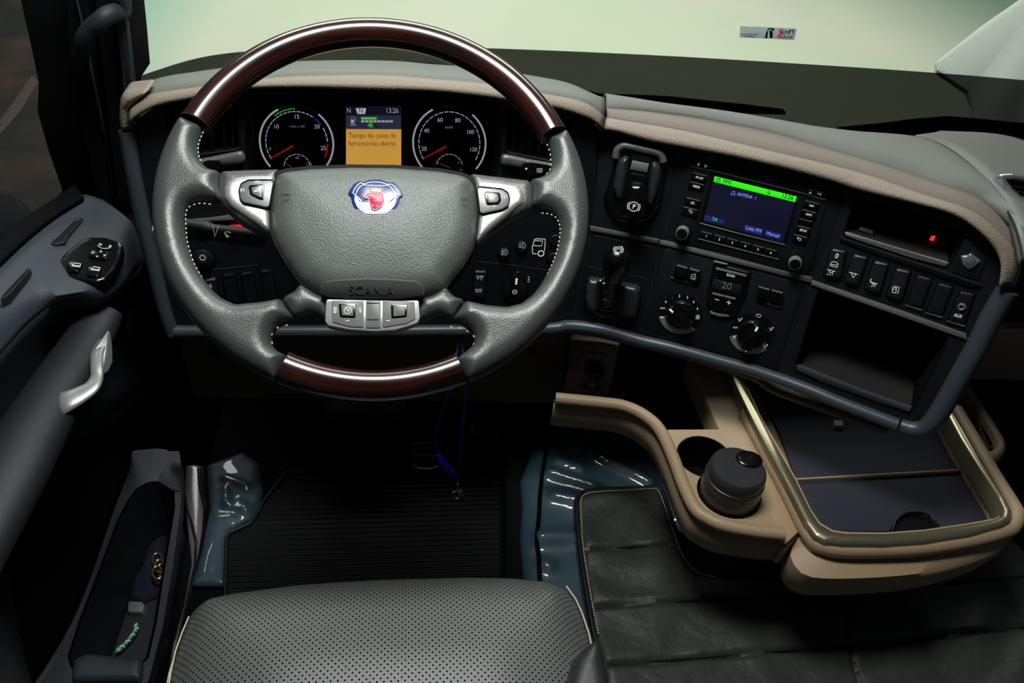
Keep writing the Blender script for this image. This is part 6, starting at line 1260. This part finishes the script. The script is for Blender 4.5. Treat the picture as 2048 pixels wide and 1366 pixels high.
for k in range(3): put('slat', slab(VW, z(8, 1975+k*25, 850+k*22, 2180, 890+k*30, 2180, 897+k*30, 1980+k*25, 857+k*22), -.004, .004, 0), 'black', pw)
put('wing_seam', sweep([V(a) for a in spl([hz(.834).at(*q) for q in [(1829, 274), (1880, 289), (1930, 322), (1981, 369), (2015, 421), (2036, 472), (2046, 520)]], 5, False)], .0016, 8), 'seam', pw)
# ================================================================= PEDALS
def pedal(name, label, pts, bars, zz, Yn):
    pl = Pl(hz(zz).at(*pts[0]), (0, -.75, .66), (1, 0, 0)); t = thing(name, label, 'pedal', pl.at(*pts[0]))
    put('pad', slab(pl, pts, -.012, 0, .006, .002), 'black', t, 40)
    for b_ in bars: put('metal_edge', sweep([V(a) for a in spl([pl.at(x, y, .002) for x, y in b_], 5, False)], .0014, 8), 'silver', t, 60)
    put('pedal_arm', sweep([pl.at(pts[0][0]+20, pts[0][1]+10, -.012), pl.at(pts[0][0]+20, pts[0][1]+10, -.012)+V((0, .12, .12)), pl.at(pts[0][0]+20, pts[0][1]+10, -.012)+V((0, .22, .32))], .007, 10), 'mattblack', t, 50)
pedal('brake_pedal', 'black brake pedal with metal edges, left of the hanging lanyard', z(11, 1215, 640, 1385, 648, 1370, 780, 1225, 770), [z(11, 1220, 650, 1300, 648, 1380, 654), z(11, 1215, 710, 1280, 708, 1345, 714), z(11, 1222, 758, 1250, 776, 1310, 780, 1355, 768)], .12, 0)
pedal('accelerator_pedal', 'black accelerator pedal with a metal lower edge, right of the hanging lanyard', z(11, 1530, 535, 1675, 535, 1672, 610, 1535, 612), [z(11, 1535, 540, 1540, 590, 1580, 606, 1630, 604, 1670, 592)], .12, 0)
# ================================================================= LANYARD
LY = yp(.93); ly = thing('key_lanyard', 'blue lanyard with a metal clip hanging from the ignition behind the wheel', 'lanyard', LY.at(915, 990))
def strap(pts, wd, m, nm): b = NB(); ribbon(b, LY, spl([LY.px2(*q) for q in pts], 5, False), wd, .0, .0012); put(nm, b, m, ly, 50)
nv = mat('navy_strap', (14, 20, 70), .6); M['navystrap'] = nv
strap(z(11, 1500, 300, 1494, 450, 1482, 600, 1470, 750, 1458, 860), .0042, 'navystrap', 'strap'); strap(z(11, 1425, 350, 1400, 430, 1350, 560, 1340, 640, 1352, 720), .0042, 'navystrap', 'strap')
put('strap_loop', sweep([LY.at(*z1(11, 1500, 300)), PA.at(925, 700, .01), PA.at(925, 660, .0)], .002, 8), 'navystrap', ly)
put('strap_loop', sweep([LY.at(*z1(11, 1425, 350)), PA.at(915, 700, .01), PA.at(921, 660, .0)], .002, 8), 'navystrap', ly)
put('ribbon_tab', slab(LY.off(.002), z(11, 1345, 705, 1375, 715, 1415, 765, 1448, 800, 1443, 832, 1400, 808, 1362, 765), -.0015, 0, .002), 'blueband', ly)
put('clip_body', slab(LY.off(.002), z(11, 1458, 905, 1478, 898, 1500, 945, 1480, 960), -.003, .001, .001), 'brass', ly); put('clip_ring', sweep([LY.at(*z1(11, 1452+16*math.cos(a), 918+20*math.sin(a)), .002) for a in np.linspace(0, 2*math.pi, 20)[:-1]], .0012, 8, closed=True), 'chrome', ly)
put('clip_hook', sweep([LY.at(*q, .002) for q in z(11, 1458, 860, 1462, 885, 1448, 900, 1430, 905)], .0014, 8), 'chrome', ly)
# ================================================================= ROOF AND REAR OF THE CAB (shade)
b = holed(hz(2.05), [(-.62, -.9), (1.9, -.9), (1.9, 1.62), (-.62, 1.62)], [[(-.38, .30), (.42, .30), (.42, .95), (-.38, .95)]], 0, .03); structure('ceiling', b, 'bluegrey')  # ceiling opening made for the added overhead lamp
structure('wall_rear', slab(yp(-.9), [(0, 0)]*3, 0, 0) if 0 else quadbox([(-.62, -.93, 2.05), (1.9, -.93, 2.05), (1.9, -.9, 2.05), (-.62, -.9, 2.05)], 2.05), 'doordark')
